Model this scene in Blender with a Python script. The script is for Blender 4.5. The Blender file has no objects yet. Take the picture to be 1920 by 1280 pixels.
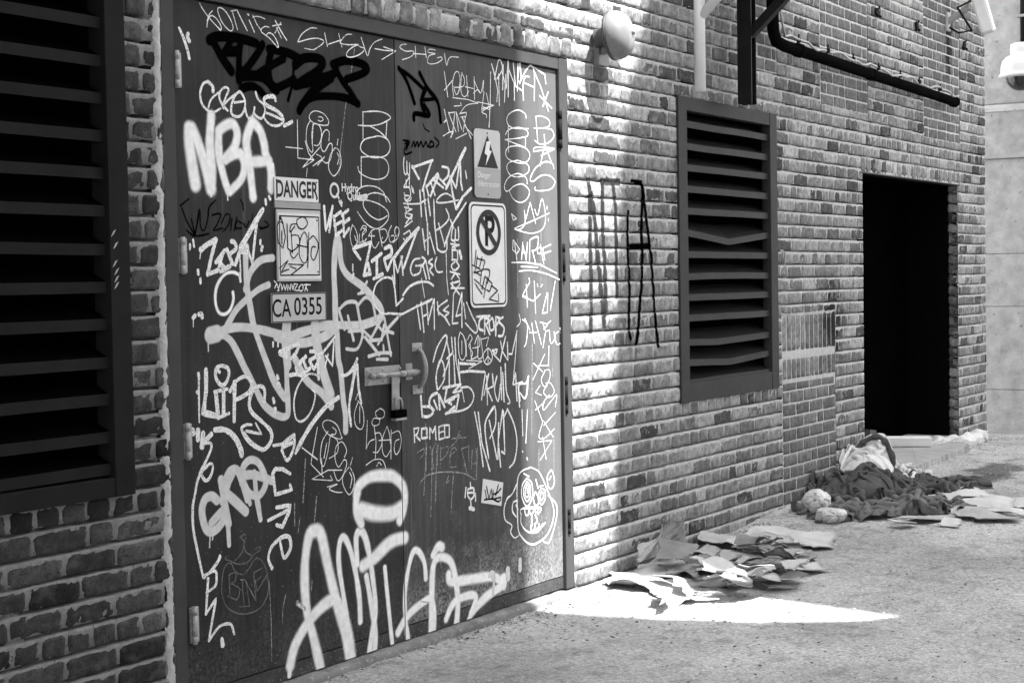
import bpy, bmesh, math, random
import numpy as np
from mathutils import Vector, Matrix, geometry, bvhtree

S = bpy.context.scene
COL = S.collection
R = math.radians

# ------------------------------------------------------------------ camera
CAM_POS = np.array([0.0, -3.92, 1.5])
FPX = 3117.16                                     # focal length in photo pixels (1920 wide)
CR = np.array([0.52528893, -0.85076574, -0.01640707])   # right
CD = np.array([-0.03985596, -0.00533883, -0.99919117])  # down
CF = np.array([0.84999002, 0.52551798, -0.03671251])    # forward
cam_data = bpy.data.cameras.new("camera")
cam_data.sensor_width = 36.0
cam_data.lens = FPX / 1920 * 36
cam_data.clip_start = 0.05
cam_data.clip_end = 2000
cam = bpy.data.objects.new("camera", cam_data)
COL.objects.link(cam)
m = Matrix.Identity(4)
for i in range(3):
    m[i][0] = CR[i]; m[i][1] = -CD[i]; m[i][2] = -CF[i]; m[i][3] = CAM_POS[i]
cam.matrix_world = m
S.camera = cam

# ------------------------------------------------------------------ world, sun, exposure
SUN_EL, SUN_AZ = 61.0, -5.0          # azimuth measured from -y towards +x
world = bpy.data.worlds.new("World")
S.world = world
world.use_nodes = True
nt = world.node_tree
bg = nt.nodes["Background"]
sky = nt.nodes.new("ShaderNodeTexSky")
sky.sky_type = 'NISHITA'
sky.sun_disc = False
sky.sun_elevation = R(SUN_EL)
sky.sun_rotation = R(180 - SUN_AZ)
bw = nt.nodes.new("ShaderNodeRGBToBW")          # the photograph is black and white
nt.links.new(sky.outputs[0], bw.inputs[0])
nt.links.new(bw.outputs[0], bg.inputs[0])
bg.inputs[1].default_value = 0.15
sl = bpy.data.lights.new("sun", 'SUN')
sl.energy = 2.1
sl.angle = R(0.5)
sun = bpy.data.objects.new("sun", sl)
COL.objects.link(sun)
SUNV = Vector((math.sin(R(SUN_AZ)) * math.cos(R(SUN_EL)), -math.cos(R(SUN_AZ)) * math.cos(R(SUN_EL)), math.sin(R(SUN_EL))))
sun.rotation_euler = SUNV.to_track_quat('Z', 'Y').to_euler()
sun.location = (5, -20, 30)
S.view_settings.view_transform = 'Standard'
S.view_settings.look = 'None'
S.view_settings.exposure = 3.12
S.view_settings.gamma = 1.0

# ------------------------------------------------------------------ helpers
def ray(px, py):
    return CR * ((px - 960) / FPX) + CD * ((py - 640) / FPX) + CF
def W(px, py, y=0.0):
    d = ray(px, py); t = (y - CAM_POS[1]) / d[1]
    return Vector(CAM_POS + t * d)
def XP(px, py, x):
    d = ray(px, py); t = (x - CAM_POS[0]) / d[0]
    return Vector(CAM_POS + t * d)
def ground_h(x, y):
    a = min(max((x - 7.2) / 4.6, 0), 1); a = a * a * (3 - 2 * a)
    b = min(max((x - 12.9) / 2.1, 0), 1); b = b * b * (3 - 2 * b)
    h = 0.17 * a - 0.115 * b
    return h * math.exp(min(0, (y + 0.2)) / 3.0)
def GP(px, py, dz=0.0):
    z = dz
    for _ in range(8):
        d = ray(px, py); t = (z - CAM_POS[2]) / d[2]
        p = CAM_POS + t * d
        z = 0.5 * z + 0.5 * (ground_h(p[0], p[1]) + dz)
    return Vector(p)

def link(o, root=None):
    COL.objects.link(o)
    if root is not None:
        o.parent = root
    return o
def tag(o, label=None, cat=None, group=None, kind=None):
    if label: o["label"] = label
    if cat: o["category"] = cat
    if group: o["group"] = group
    if kind: o["kind"] = kind
    return o
def thing(name, loc, label, cat, group=None):
    o = bpy.data.objects.new(name, None)
    o.empty_display_size = 0.1
    o.location = loc
    COL.objects.link(o)
    return tag(o, label, cat, group)
def root_loc(o):
    v = Vector((0, 0, 0))
    while o is not None:
        v += o.location; o = o.parent
    return v

class MB:
    """collects shapes in world coordinates, then links them as one mesh object"""
    def __init__(self):
        self.v = []; self.f = []; self.sm = []
    def add(self, vs, fs, smooth=False):
        b = len(self.v)
        self.v += [tuple(p) for p in vs]
        self.f += [tuple(i + b for i in f) for f in fs]
        self.sm += [smooth] * len(fs)
        return self
    def bm_add(self, bm, smooth=False, mat=None):
        bm.verts.ensure_lookup_table()
        bm.verts.index_update()
        vs = [(mat @ v.co) if mat else v.co.copy() for v in bm.verts]
        self.add(vs, [[v.index for v in f.verts] for f in bm.faces], smooth)
        bm.free(); return self
    def box(self, a, b, bev=0.0, rot=None, seg=2):
        a = Vector(a); b = Vector(b); c = (a + b) / 2; s = b - a
        bm = bmesh.new(); bmesh.ops.create_cube(bm, size=1)
        bmesh.ops.scale(bm, vec=s, verts=bm.verts)
        if bev: bmesh.ops.bevel(bm, geom=bm.edges[:], offset=bev, segments=seg, affect='EDGES', profile=0.6)
        M = Matrix.Translation(c)
        if rot is not None: M = M @ rot.to_4x4()
        return self.bm_add(bm, False, M)
    def bar(self, p, q, w, h, up=(0, 0, 1), bev=0.0):
        p = Vector(p); q = Vector(q); d = (q - p); L = d.length; d.normalize()
        up = Vector(up); x = d.cross(up)
        if x.length < 1e-4: x = d.cross(Vector((0, 1, 0)))
        x.normalize(); u = x.cross(d)
        rot = Matrix((x, d, u)).transposed()
        bm = bmesh.new(); bmesh.ops.create_cube(bm, size=1)
        bmesh.ops.scale(bm, vec=(w, L, h), verts=bm.verts)
        if bev: bmesh.ops.bevel(bm, geom=bm.edges[:], offset=bev, segments=2, affect='EDGES')
        return self.bm_add(bm, False, Matrix.Translation((p + q) / 2) @ rot.to_4x4())
    def tube(self, path, r, n=12, caps=True, radii=None):
        path = [Vector(p) for p in path]
        vs = []; fs = []; prev = None
        for i, p in enumerate(path):
            t = (path[min(i + 1, len(path) - 1)] - path[max(i - 1, 0)]).normalized()
            if prev is None:
                x = t.cross(Vector((0, 0, 1)))
                if x.length < 1e-3: x = t.cross(Vector((0, 1, 0)))
            else:
                x = prev - t * prev.dot(t)
            x.normalize(); prev = x; y = t.cross(x)
            rr = radii[i] if radii else r
            for k in range(n):
                a = 2 * math.pi * k / n
                vs.append(p + (x * math.cos(a) + y * math.sin(a)) * rr)
        for i in range(len(path) - 1):
            for k in range(n):
                fs.append((i * n + k, i * n + (k + 1) % n, (i + 1) * n + (k + 1) % n, (i + 1) * n + k))
        self.add(vs, fs, True)
        if caps:
            b = len(self.v) - len(vs)
            self.f.append(tuple(b + k for k in range(n - 1, -1, -1))); self.sm.append(False)
            self.f.append(tuple(b + (len(path) - 1) * n + k for k in range(n))); self.sm.append(False)
        return self
    def lathe(self, prof, o, axis, n=40):
        o = Vector(o); ax = Vector(axis).normalized()
        x = ax.cross(Vector((1, 0.13, 0))).normalized(); y = ax.cross(x)
        vs = []; fs = []
        for (r, h) in prof:
            for k in range(n):
                a = 2 * math.pi * k / n
                vs.append(o + ax * h + (x * math.cos(a) + y * math.sin(a)) * max(r, 1e-5))
        for i in range(len(prof) - 1):
            for k in range(n):
                fs.append((i * n + k, i * n + (k + 1) % n, (i + 1) * n + (k + 1) % n, (i + 1) * n + k))
        return self.add(vs, fs, True)
    def prism(self, poly, y0, y1):
        """polygon in (x, z), from y0 (front) to y1"""
        n = len(poly)
        vs = [(p[0], y0, p[1]) for p in poly] + [(p[0], y1, p[1]) for p in poly]
        fs = [tuple(range(n)), tuple(range(2 * n - 1, n - 1, -1))]
        for i in range(n):
            j = (i + 1) % n
            fs.append((i, i + n, j + n, j))
        return self.add(vs, fs)
    def build(self, name, mat, parent=None, fix=True):
        me = bpy.data.meshes.new(name)
        off = root_loc(parent) if parent is not None else self.base()
        me.from_pydata([(v[0] - off[0], v[1] - off[1], v[2] - off[2]) for v in self.v], [], self.f)
        me.polygons.foreach_set("use_smooth", self.sm)
        if fix:
            bm = bmesh.new(); bm.from_mesh(me)
            bmesh.ops.recalc_face_normals(bm, faces=bm.faces)
            bm.to_mesh(me); bm.free()
        me.materials.append(mat)
        o = bpy.data.objects.new(name, me)
        if parent is None: o.location = off
        return link(o, parent)
    def base(self):
        a = np.array(self.v)
        return Vector(((a[:, 0].min() + a[:, 0].max()) / 2, (a[:, 1].min() + a[:, 1].max()) / 2, a[:, 2].min()))

def rect_round(x0, z0, x1, z1, r, n=6):
    out = []
    for cx, cz, a0 in ((x1 - r, z1 - r, 0), (x0 + r, z1 - r, 90), (x0 + r, z0 + r, 180), (x1 - r, z0 + r, 270)):
        for k in range(n + 1):
            a = R(a0 + 90 * k / n); out.append((cx + r * math.cos(a), cz + r * math.sin(a)))
    return out

# ------------------------------------------------------------------ materials (all neutral: the photograph has no colour)
def mat(name, base, rough=0.6, vary=0.25, scale=8.0, spec=0.4, metal=0.0, bump=0.0, bscale=60.0, detail=6.0, speck=None, stretch=None):
    """grey principled surface; vary = relative spread of the tone by noise; speck = (value, scale, low, high)"""
    ma = bpy.data.materials.new(name); ma.use_nodes = True
    t = ma.node_tree; N = t.nodes; L = t.links
    p = N["Principled BSDF"]
    p.inputs["Roughness"].default_value = rough
    p.inputs["Specular IOR Level"].default_value = spec
    p.inputs["Metallic"].default_value = metal
    co = N.new("ShaderNodeTexCoord"); vec = co.outputs["Object"]
    if stretch:
        mp = N.new("ShaderNodeMapping"); mp.inputs["Scale"].default_value = stretch
        L.new(vec, mp.inputs[0]); vec2 = mp.outputs[0]
    else: vec2 = vec
    no = N.new("ShaderNodeTexNoise"); no.inputs["Scale"].default_value = scale; no.inputs["Detail"].default_value = detail
    no.inputs["Roughness"].default_value = 0.65
    L.new(vec2, no.inputs["Vector"])
    mr = N.new("ShaderNodeMapRange")
    mr.inputs[1].default_value = 0.25; mr.inputs[2].default_value = 0.75
    mr.inputs[3].default_value = base * (1 - vary); mr.inputs[4].default_value = base * (1 + vary)
    L.new(no.outputs[0], mr.inputs[0])
    out = mr.outputs[0]
    if speck:
        n2 = N.new("ShaderNodeTexNoise"); n2.inputs["Scale"].default_value = speck[1]; n2.inputs["Detail"].default_value = 3
        L.new(vec, n2.inputs["Vector"])
        m2 = N.new("ShaderNodeMapRange"); m2.inputs[1].default_value = speck[2]; m2.inputs[2].default_value = speck[3]
        L.new(n2.outputs[0], m2.inputs[0])
        mx = N.new("ShaderNodeMix"); mx.data_type = 'FLOAT'
        L.new(m2.outputs[0], mx.inputs[0]); L.new(out, mx.inputs[2]); mx.inputs[3].default_value = speck[0]
        out = mx.outputs[0]
    L.new(out, p.inputs["Base Color"])
    if bump:
        n3 = N.new("ShaderNodeTexNoise"); n3.inputs["Scale"].default_value = bscale; n3.inputs["Detail"].default_value = 5
        L.new(vec, n3.inputs["Vector"])
        b = N.new("ShaderNodeBump"); b.inputs["Strength"].default_value = bump; b.inputs["Distance"].default_value = 0.005
        L.new(n3.outputs[0], b.inputs["Height"]); L.new(b.outputs[0], p.inputs["Normal"])
    ma["out"] = 0
    return ma

def mat_brick(name, smear, gain=1.0):
    ma = bpy.data.materials.new(name); ma.use_nodes = True
    t = ma.node_tree; N = t.nodes; L = t.links; p = N["Principled BSDF"]
    p.inputs["Roughness"].default_value = 0.9; p.inputs["Specular IOR Level"].default_value = 0.2
    at = N.new("ShaderNodeAttribute"); at.attribute_name = "tone"
    co = N.new("ShaderNodeTexCoord"); v = co.outputs["Object"]
    def noise(sc, det, stretch=None, rough=0.6):
        n = N.new("ShaderNodeTexNoise"); n.inputs["Scale"].default_value = sc; n.inputs["Detail"].default_value = det; n.inputs["Roughness"].default_value = rough
        if stretch:
            mp = N.new("ShaderNodeMapping"); mp.inputs["Scale"].default_value = stretch; L.new(v, mp.inputs[0]); L.new(mp.outputs[0], n.inputs["Vector"])
        else: L.new(v, n.inputs["Vector"])
        return n.outputs[0]
    def rng(x, a, b, c, d):
        r = N.new("ShaderNodeMapRange"); r.inputs[1].default_value = a; r.inputs[2].default_value = b; r.inputs[3].default_value = c; r.inputs[4].default_value = d
        L.new(x, r.inputs[0]); return r.outputs[0]
    def mul(a, b):
        q = N.new("ShaderNodeMath"); q.operation = 'MULTIPLY'; L.new(a, q.inputs[0])
        if hasattr(b, 'links') or not isinstance(b, float): L.new(b, q.inputs[1])
        else: q.inputs[1].default_value = b
        return q.outputs[0]
    base = mul(at.outputs["Fac"], gain)
    base = mul(base, rng(noise(26, 8), 0.25, 0.75, 0.45, 1.5))
    base = mul(base, rng(noise(9, 4, (1.6, 1, 0.9)), 0.3, 0.7, 0.84, 1.16))
    base = mul(base, rng(noise(230, 3), 0.3, 0.7, 0.6, 1.4))
    # the bay left of the door is darker than the rest
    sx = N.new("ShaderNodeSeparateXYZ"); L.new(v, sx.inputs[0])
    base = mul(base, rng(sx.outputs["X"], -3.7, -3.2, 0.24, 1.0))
    # a soot stain and a dark streak, each with its own outline
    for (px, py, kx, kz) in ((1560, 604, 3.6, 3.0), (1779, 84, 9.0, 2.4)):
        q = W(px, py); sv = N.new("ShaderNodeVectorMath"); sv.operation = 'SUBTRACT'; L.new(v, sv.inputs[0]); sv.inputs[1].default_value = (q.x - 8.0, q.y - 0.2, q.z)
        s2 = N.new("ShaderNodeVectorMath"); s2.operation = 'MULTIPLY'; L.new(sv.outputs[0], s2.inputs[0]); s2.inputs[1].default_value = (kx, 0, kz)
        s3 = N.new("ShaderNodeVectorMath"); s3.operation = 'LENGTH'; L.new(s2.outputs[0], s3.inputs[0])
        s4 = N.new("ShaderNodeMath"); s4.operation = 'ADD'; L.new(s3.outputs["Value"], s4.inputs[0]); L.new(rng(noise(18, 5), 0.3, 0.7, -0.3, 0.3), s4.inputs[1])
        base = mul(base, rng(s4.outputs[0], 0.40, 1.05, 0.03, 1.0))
    # dark pits
    base = mul(base, rng(noise(105, 4), 0.33, 0.42, 0.18, 1.0))
    # smeared mortar
    sm = rng(noise(13, 8, (1, 1, 1.2)), 0.54, 0.68, 0.0, smear)
    stain = s4.outputs[0]
    mx = N.new("ShaderNodeMix"); mx.data_type = 'FLOAT'
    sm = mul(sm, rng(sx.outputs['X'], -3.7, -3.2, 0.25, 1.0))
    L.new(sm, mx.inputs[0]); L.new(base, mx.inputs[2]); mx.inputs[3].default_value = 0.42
    L.new(mx.outputs[0], p.inputs["Base Color"])
    b = N.new("ShaderNodeBump"); b.inputs["Strength"].default_value = 0.55; b.inputs["Distance"].default_value = 0.004
    L.new(noise(75, 8, None, 0.7), b.inputs["Height"]); L.new(b.outputs[0], p.inputs["Normal"])
    return ma

def mat_mortar(name, base, *a, **k):
    ma = mat(name, base, *a, **k); t = ma.node_tree; p = t.nodes["Principled BSDF"]
    src = p.inputs["Base Color"].links[0].from_socket
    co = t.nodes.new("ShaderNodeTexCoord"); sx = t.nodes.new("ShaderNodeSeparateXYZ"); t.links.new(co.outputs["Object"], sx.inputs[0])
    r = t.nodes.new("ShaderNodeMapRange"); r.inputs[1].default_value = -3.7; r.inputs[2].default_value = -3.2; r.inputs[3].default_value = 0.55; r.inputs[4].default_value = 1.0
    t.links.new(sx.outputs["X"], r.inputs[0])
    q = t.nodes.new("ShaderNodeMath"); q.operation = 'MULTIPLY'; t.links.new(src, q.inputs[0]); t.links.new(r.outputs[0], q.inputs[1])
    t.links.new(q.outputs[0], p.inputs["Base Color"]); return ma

def mat_door(name, base, dust, sun_pale=False):
    """old dark door paint: faint runs, rub marks, spatter and pale dirt thrown up along the foot"""
    ma = bpy.data.materials.new(name); ma.use_nodes = True
    t = ma.node_tree; N = t.nodes; L = t.links; p = N["Principled BSDF"]
    p.inputs["Roughness"].default_value = 0.55; p.inputs["Specular IOR Level"].default_value = 0.06
    co = N.new("ShaderNodeTexCoord"); v = co.outputs["Object"]
    def noise(sc, det, stretch=None):
        n = N.new("ShaderNodeTexNoise"); n.inputs["Scale"].default_value = sc; n.inputs["Detail"].default_value = det
        if stretch:
            mp = N.new("ShaderNodeMapping"); mp.inputs["Scale"].default_value = stretch; L.new(v, mp.inputs[0]); L.new(mp.outputs[0], n.inputs["Vector"])
        else: L.new(v, n.inputs["Vector"])
        return n.outputs[0]
    def rng(x, a, b, c, d):
        r = N.new("ShaderNodeMapRange"); r.inputs[1].default_value = a; r.inputs[2].default_value = b; r.inputs[3].default_value = c; r.inputs[4].default_value = d
        L.new(x, r.inputs[0]); return r.outputs[0]
    def op(k, a, b):
        q = N.new("ShaderNodeMath"); q.operation = k; L.new(a, q.inputs[0])
        if isinstance(b, float): q.inputs[1].default_value = b
        else: L.new(b, q.inputs[1])
        return q.outputs[0]
    def mixf(f, a, b):
        mx = N.new("ShaderNodeMix"); mx.data_type = 'FLOAT'; L.new(f, mx.inputs[0])
        L.new(a, mx.inputs[2])
        if isinstance(b, float): mx.inputs[3].default_value = b
        else: L.new(b, mx.inputs[3])
        return mx.outputs[0]
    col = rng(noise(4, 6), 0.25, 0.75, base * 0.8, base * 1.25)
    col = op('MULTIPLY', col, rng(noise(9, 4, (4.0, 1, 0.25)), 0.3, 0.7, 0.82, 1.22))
    if sun_pale:      # old paint made paler towards the hinge side, adding brightness to the sun strip
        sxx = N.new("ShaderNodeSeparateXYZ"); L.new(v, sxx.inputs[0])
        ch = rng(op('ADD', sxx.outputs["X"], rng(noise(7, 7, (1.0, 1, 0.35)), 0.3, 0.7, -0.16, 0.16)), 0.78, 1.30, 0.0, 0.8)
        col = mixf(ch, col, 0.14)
    runs = rng(noise(22, 3, (2.2, 1, 0.04)), 0.66, 0.72, 0.0, 0.45)
    col = mixf(runs, col, base * 3.2)
    sx = N.new("ShaderNodeSeparateXYZ"); L.new(v, sx.inputs[0]); z = sx.outputs["Z"]
    low = rng(op('ADD', z, rng(noise(9, 8), 0.3, 0.7, -0.16, 0.16)), 0.08, 0.42, 1.0, 0.0)
    col = mixf(op('MULTIPLY', low, rng(noise(75, 9), 0.38, 0.66, 0.0, 0.85)), col, dust)
    spat = rng(noise(120, 2), 0.70, 0.74, 0.0, 1.0)
    col = mixf(op('MULTIPLY', spat, rng(z, 0.15, 1.6, 0.75, 0.06)), col, 0.32)
    L.new(col, p.inputs["Base Color"])
    b = N.new("ShaderNodeBump"); b.inputs["Strength"].default_value = 0.08; b.inputs["Distance"].default_value = 0.004
    L.new(noise(30, 5), b.inputs["Height"]); L.new(b.outputs[0], p.inputs["Normal"])
    return ma

def mat_paint(name, val, soft=False, rough=0.5, thin=0.0, dens=1.0):
    """brushed or sprayed paint: 'cover' is how much paint lies at each point of the stroke"""
    ma = bpy.data.materials.new(name); ma.use_nodes = True
    t = ma.node_tree; N = t.nodes; L = t.links; p = N["Principled BSDF"]
    p.inputs["Roughness"].default_value = rough; p.inputs["Specular IOR Level"].default_value = 0.08 if val > 0.1 else 0.0
    co = N.new("ShaderNodeTexCoord")
    no = N.new("ShaderNodeTexNoise"); no.inputs["Scale"].default_value = 45; no.inputs["Detail"].default_value = 5
    L.new(co.outputs["Object"], no.inputs["Vector"])
    mr = N.new("ShaderNodeMapRange"); mr.inputs[1].default_value = 0.3; mr.inputs[2].default_value = 0.7
    mr.inputs[3].default_value = val * 0.86; mr.inputs[4].default_value = val * 1.08
    L.new(no.outputs[0], mr.inputs[0]); L.new(mr.outputs[0], p.inputs["Base Color"])
    tr = N.new("ShaderNodeBsdfTransparent"); mx = N.new("ShaderNodeMixShader")
    at = N.new("ShaderNodeAttribute"); at.attribute_name = "cover"
    n2 = N.new("ShaderNodeTexNoise"); n2.inputs["Scale"].default_value = 420 if soft else 160; n2.inputs["Detail"].default_value = 2
    L.new(co.outputs["Object"], n2.inputs["Vector"])
    m2 = N.new("ShaderNodeMapRange")
    if soft:
        # spray mist: grainy at the rim, dense at the core
        ad = N.new("ShaderNodeMath"); ad.operation = 'MULTIPLY_ADD'
        L.new(n2.outputs[0], ad.inputs[0]); ad.inputs[1].default_value = 0.34; L.new(at.outputs["Fac"], ad.inputs[2])
        L.new(ad.outputs[0], m2.inputs[0])
        m2.inputs[1].default_value = 0.20; m2.inputs[2].default_value = 0.92; m2.inputs[4].default_value = dens
    else:
        m2.inputs[1].default_value = 0.28 + thin; m2.inputs[2].default_value = 0.40 + thin; m2.inputs[3].default_value = 0.35 * dens; m2.inputs[4].default_value = dens
        L.new(n2.outputs[0], m2.inputs[0])
    L.new(m2.outputs[0], mx.inputs[0]); L.new(tr.outputs[0], mx.inputs[1]); L.new(p.outputs[0], mx.inputs[2])
    L.new(mx.outputs[0], N["Material Output"].inputs[0])
    return ma

M = dict(
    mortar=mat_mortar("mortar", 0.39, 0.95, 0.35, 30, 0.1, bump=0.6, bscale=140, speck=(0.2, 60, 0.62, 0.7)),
    mortar_clean=mat("mortar_clean", 0.46, 0.95, 0.2, 30, 0.1, bump=0.4, bscale=140),
    fillet=mat("fillet", 0.45, 0.95, 0.25, 25, 0.1, bump=1.0, bscale=90),
    core=mat("core", 0.2, 0.95, 0.2, 5),
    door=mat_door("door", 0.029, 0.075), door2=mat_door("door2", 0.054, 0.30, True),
    doorlow=mat("doorlow", 0.055, 0.7, 0.45, 14, 0.08, bump=0.25, bscale=70, speck=(0.3, 110, 0.62, 0.72)),
    frame=mat("frame", 0.058, 0.6, 0.15, 6, 0.05, bump=0.1, bscale=40),
    seam=mat("seam", 0.004, 0.9, 0.1, spec=0.0),
    louvre_dark=mat("louvre_dark", 0.016, 0.7, 0.25, 6, 0.04, bump=0.05, speck=(0.05, 90, 0.74, 0.8)),
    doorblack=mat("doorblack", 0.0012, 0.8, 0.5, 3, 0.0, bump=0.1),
    blade_dark=mat("blade_dark", 0.002, 0.9, 0.2, 6, 0.0), blade=mat("blade", 0.008, 0.8, 0.2, 6, 0.05),
    louvre=mat("louvre", 0.036, 0.6, 0.2, 6, 0.06, bump=0.05, speck=(0.16, 80, 0.7, 0.8)),
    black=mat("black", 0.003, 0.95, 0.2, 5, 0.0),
    steel=mat("steel", 0.27, 0.45, 0.3, 30, 0.5, metal=0.35, bump=0.1, speck=(0.2, 90, 0.6, 0.7)),
    hinge=mat("hinge", 0.36, 0.5, 0.3, 40, 0.4, speck=(0.15, 90, 0.6, 0.7)),
    hinge_dark=mat("hinge_dark", 0.012, 0.7, 0.3, 40, 0.05),
    white=mat("white", 0.6, 0.4, 0.08, 10, 0.4),
    signwhite=mat("signwhite", 0.62, 0.4, 0.12, 14, 0.4, speck=(0.4, 60, 0.66, 0.75)),
    signgrey=mat("signgrey", 0.42, 0.45, 0.12, 12, 0.4),
    signmid=mat("signmid", 0.27, 0.45, 0.12, 12, 0.4),
    ink=mat("ink", 0.006, 0.6, 0.2, 20, 0.05),
    inkgrey=mat("inkgrey", 0.035, 0.6, 0.15, 20, 0.05),
    bell=mat("bell", 0.17, 0.45, 0.15, 14, 0.4, bump=0.1, bscale=30, speck=(0.2, 60, 0.66, 0.75)),
    belldark=mat("belldark", 0.05, 0.5, 0.3, 14, 0.4, bump=0.1),
    postlight=mat("postlight", 0.75, 0.5, 0.08, 10, 0.4, bump=0.05),
    postdark=mat("postdark", 0.012, 0.5, 0.2, 10, 0.12, bump=0.05),
    pipe=mat("pipe", 0.005, 0.8, 0.3, 12, 0.0, bump=0.1),
    cable=mat("cable", 0.012, 0.6, 0.2, 12, 0.1),
    cablelight=mat("cablelight", 0.3, 0.5, 0.2, 12),
    concrete=mat("concrete", 0.30, 0.9, 0.3, 9, 0.1, bump=0.7, bscale=45, detail=10, speck=(0.15, 26, 0.66, 0.74)),
    concrete_ledge=mat("concrete_ledge", 0.40, 0.9, 0.2, 5, 0.2, bump=0.3, bscale=60, speck=(0.25, 40, 0.6, 0.72)),
    slab=mat("slab", 0.33, 0.9, 0.25, 6, 0.2, bump=0.4, bscale=70),
    sill=mat("sill", 0.17, 0.9, 0.4, 12, 0.2, bump=0.8, bscale=60, speck=(0.35, 70, 0.6, 0.7)),
    card=mat("card", 0.36, 0.9, 0.22, 9, 0.15, bump=0.3, bscale=90, speck=(0.2, 20, 0.64, 0.74)),
    cardpale=mat("cardpale", 0.48, 0.9, 0.18, 9, 0.15, bump=0.3, bscale=90),
    carddark=mat("carddark", 0.2, 0.9, 0.3, 9, 0.15, bump=0.3, bscale=90),
    cloth=mat("cloth", 0.085, 0.95, 0.3, 20, 0.1, bump=0.5, bscale=220),
    cloth2=mat("cloth2", 0.14, 0.95, 0.3, 20, 0.1, bump=0.5, bscale=220),
    clothpale=mat("clothpale", 0.6, 0.9, 0.12, 14, 0.1, bump=0.3, bscale=120),
    plastic=mat("plastic", 0.55, 0.35, 0.25, 16, 0.5, bump=0.4, bscale=30, speck=(0.15, 26, 0.6, 0.7)),
    foam=mat("foam", 0.7, 0.8, 0.06, 20, 0.2, bump=0.2, bscale=200),
    wood=mat("wood", 0.09, 0.8, 0.4, 10, 0.2, bump=0.3, stretch=(8, 8, 1)),
    dome=mat("dome", 0.02, 0.08, 0.1, 5, 0.6),
    render=mat("render", 0.7, 0.9, 0.1, 2),
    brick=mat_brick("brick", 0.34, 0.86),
    brickclean=mat_brick("brickclean", 0.12),
)
PAINT = dict(
    w=mat_paint("paint_white", 0.8, False, thin=0.06),
    g=mat_paint("paint_pale", 0.62, True, dens=0.95),
    s=mat_paint("paint_spray_white", 0.84, True),
    k=mat_paint("paint_black", 0.0015, True, dens=0.97),
    b=mat_paint("paint_black_worn", 0.002, False, thin=0.04, dens=0.85),
    f=mat_paint("paint_scratch", 0.5, False, thin=0.14, dens=0.6),
    d=mat_paint("paint_dim", 0.3, False, thin=0.1, dens=0.42),
)
PAINT['n'] = mat_paint("paint_black_old", 0.03, True, dens=0.8)
PAINT['K1'] = PAINT['K2'] = PAINT['K3'] = mat_paint("marker_black", 0.01, False, dens=1.0)
# ------------------------------------------------------------------ ground
def hash_noise(x, y, seed=0):
    n = np.sin(x * 127.1 + y * 311.7 + seed * 74.7) * 43758.5453
    return n - np.floor(n)
def vnoise(x, y, seed=0):
    x = np.asarray(x, float); y = np.asarray(y, float)
    xi = np.floor(x); yi = np.floor(y); fx = x - xi; fy = y - yi
    fx = fx * fx * (3 - 2 * fx); fy = fy * fy * (3 - 2 * fy)
    a = hash_noise(xi, yi, seed); b = hash_noise(xi + 1, yi, seed); c = hash_noise(xi, yi + 1, seed); d = hash_noise(xi + 1, yi + 1, seed)
    return (a * (1 - fx) + b * fx) * (1 - fy) + (c * (1 - fx) + d * fx) * fy
def fbm(x, y, seed=0, o=3):
    s = 0; a = 1; t = 0
    for i in range(o):
        s = s + a * vnoise(x * 2 ** i, y * 2 ** i, seed + i); t += a; a *= 0.5
    return s / t

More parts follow.
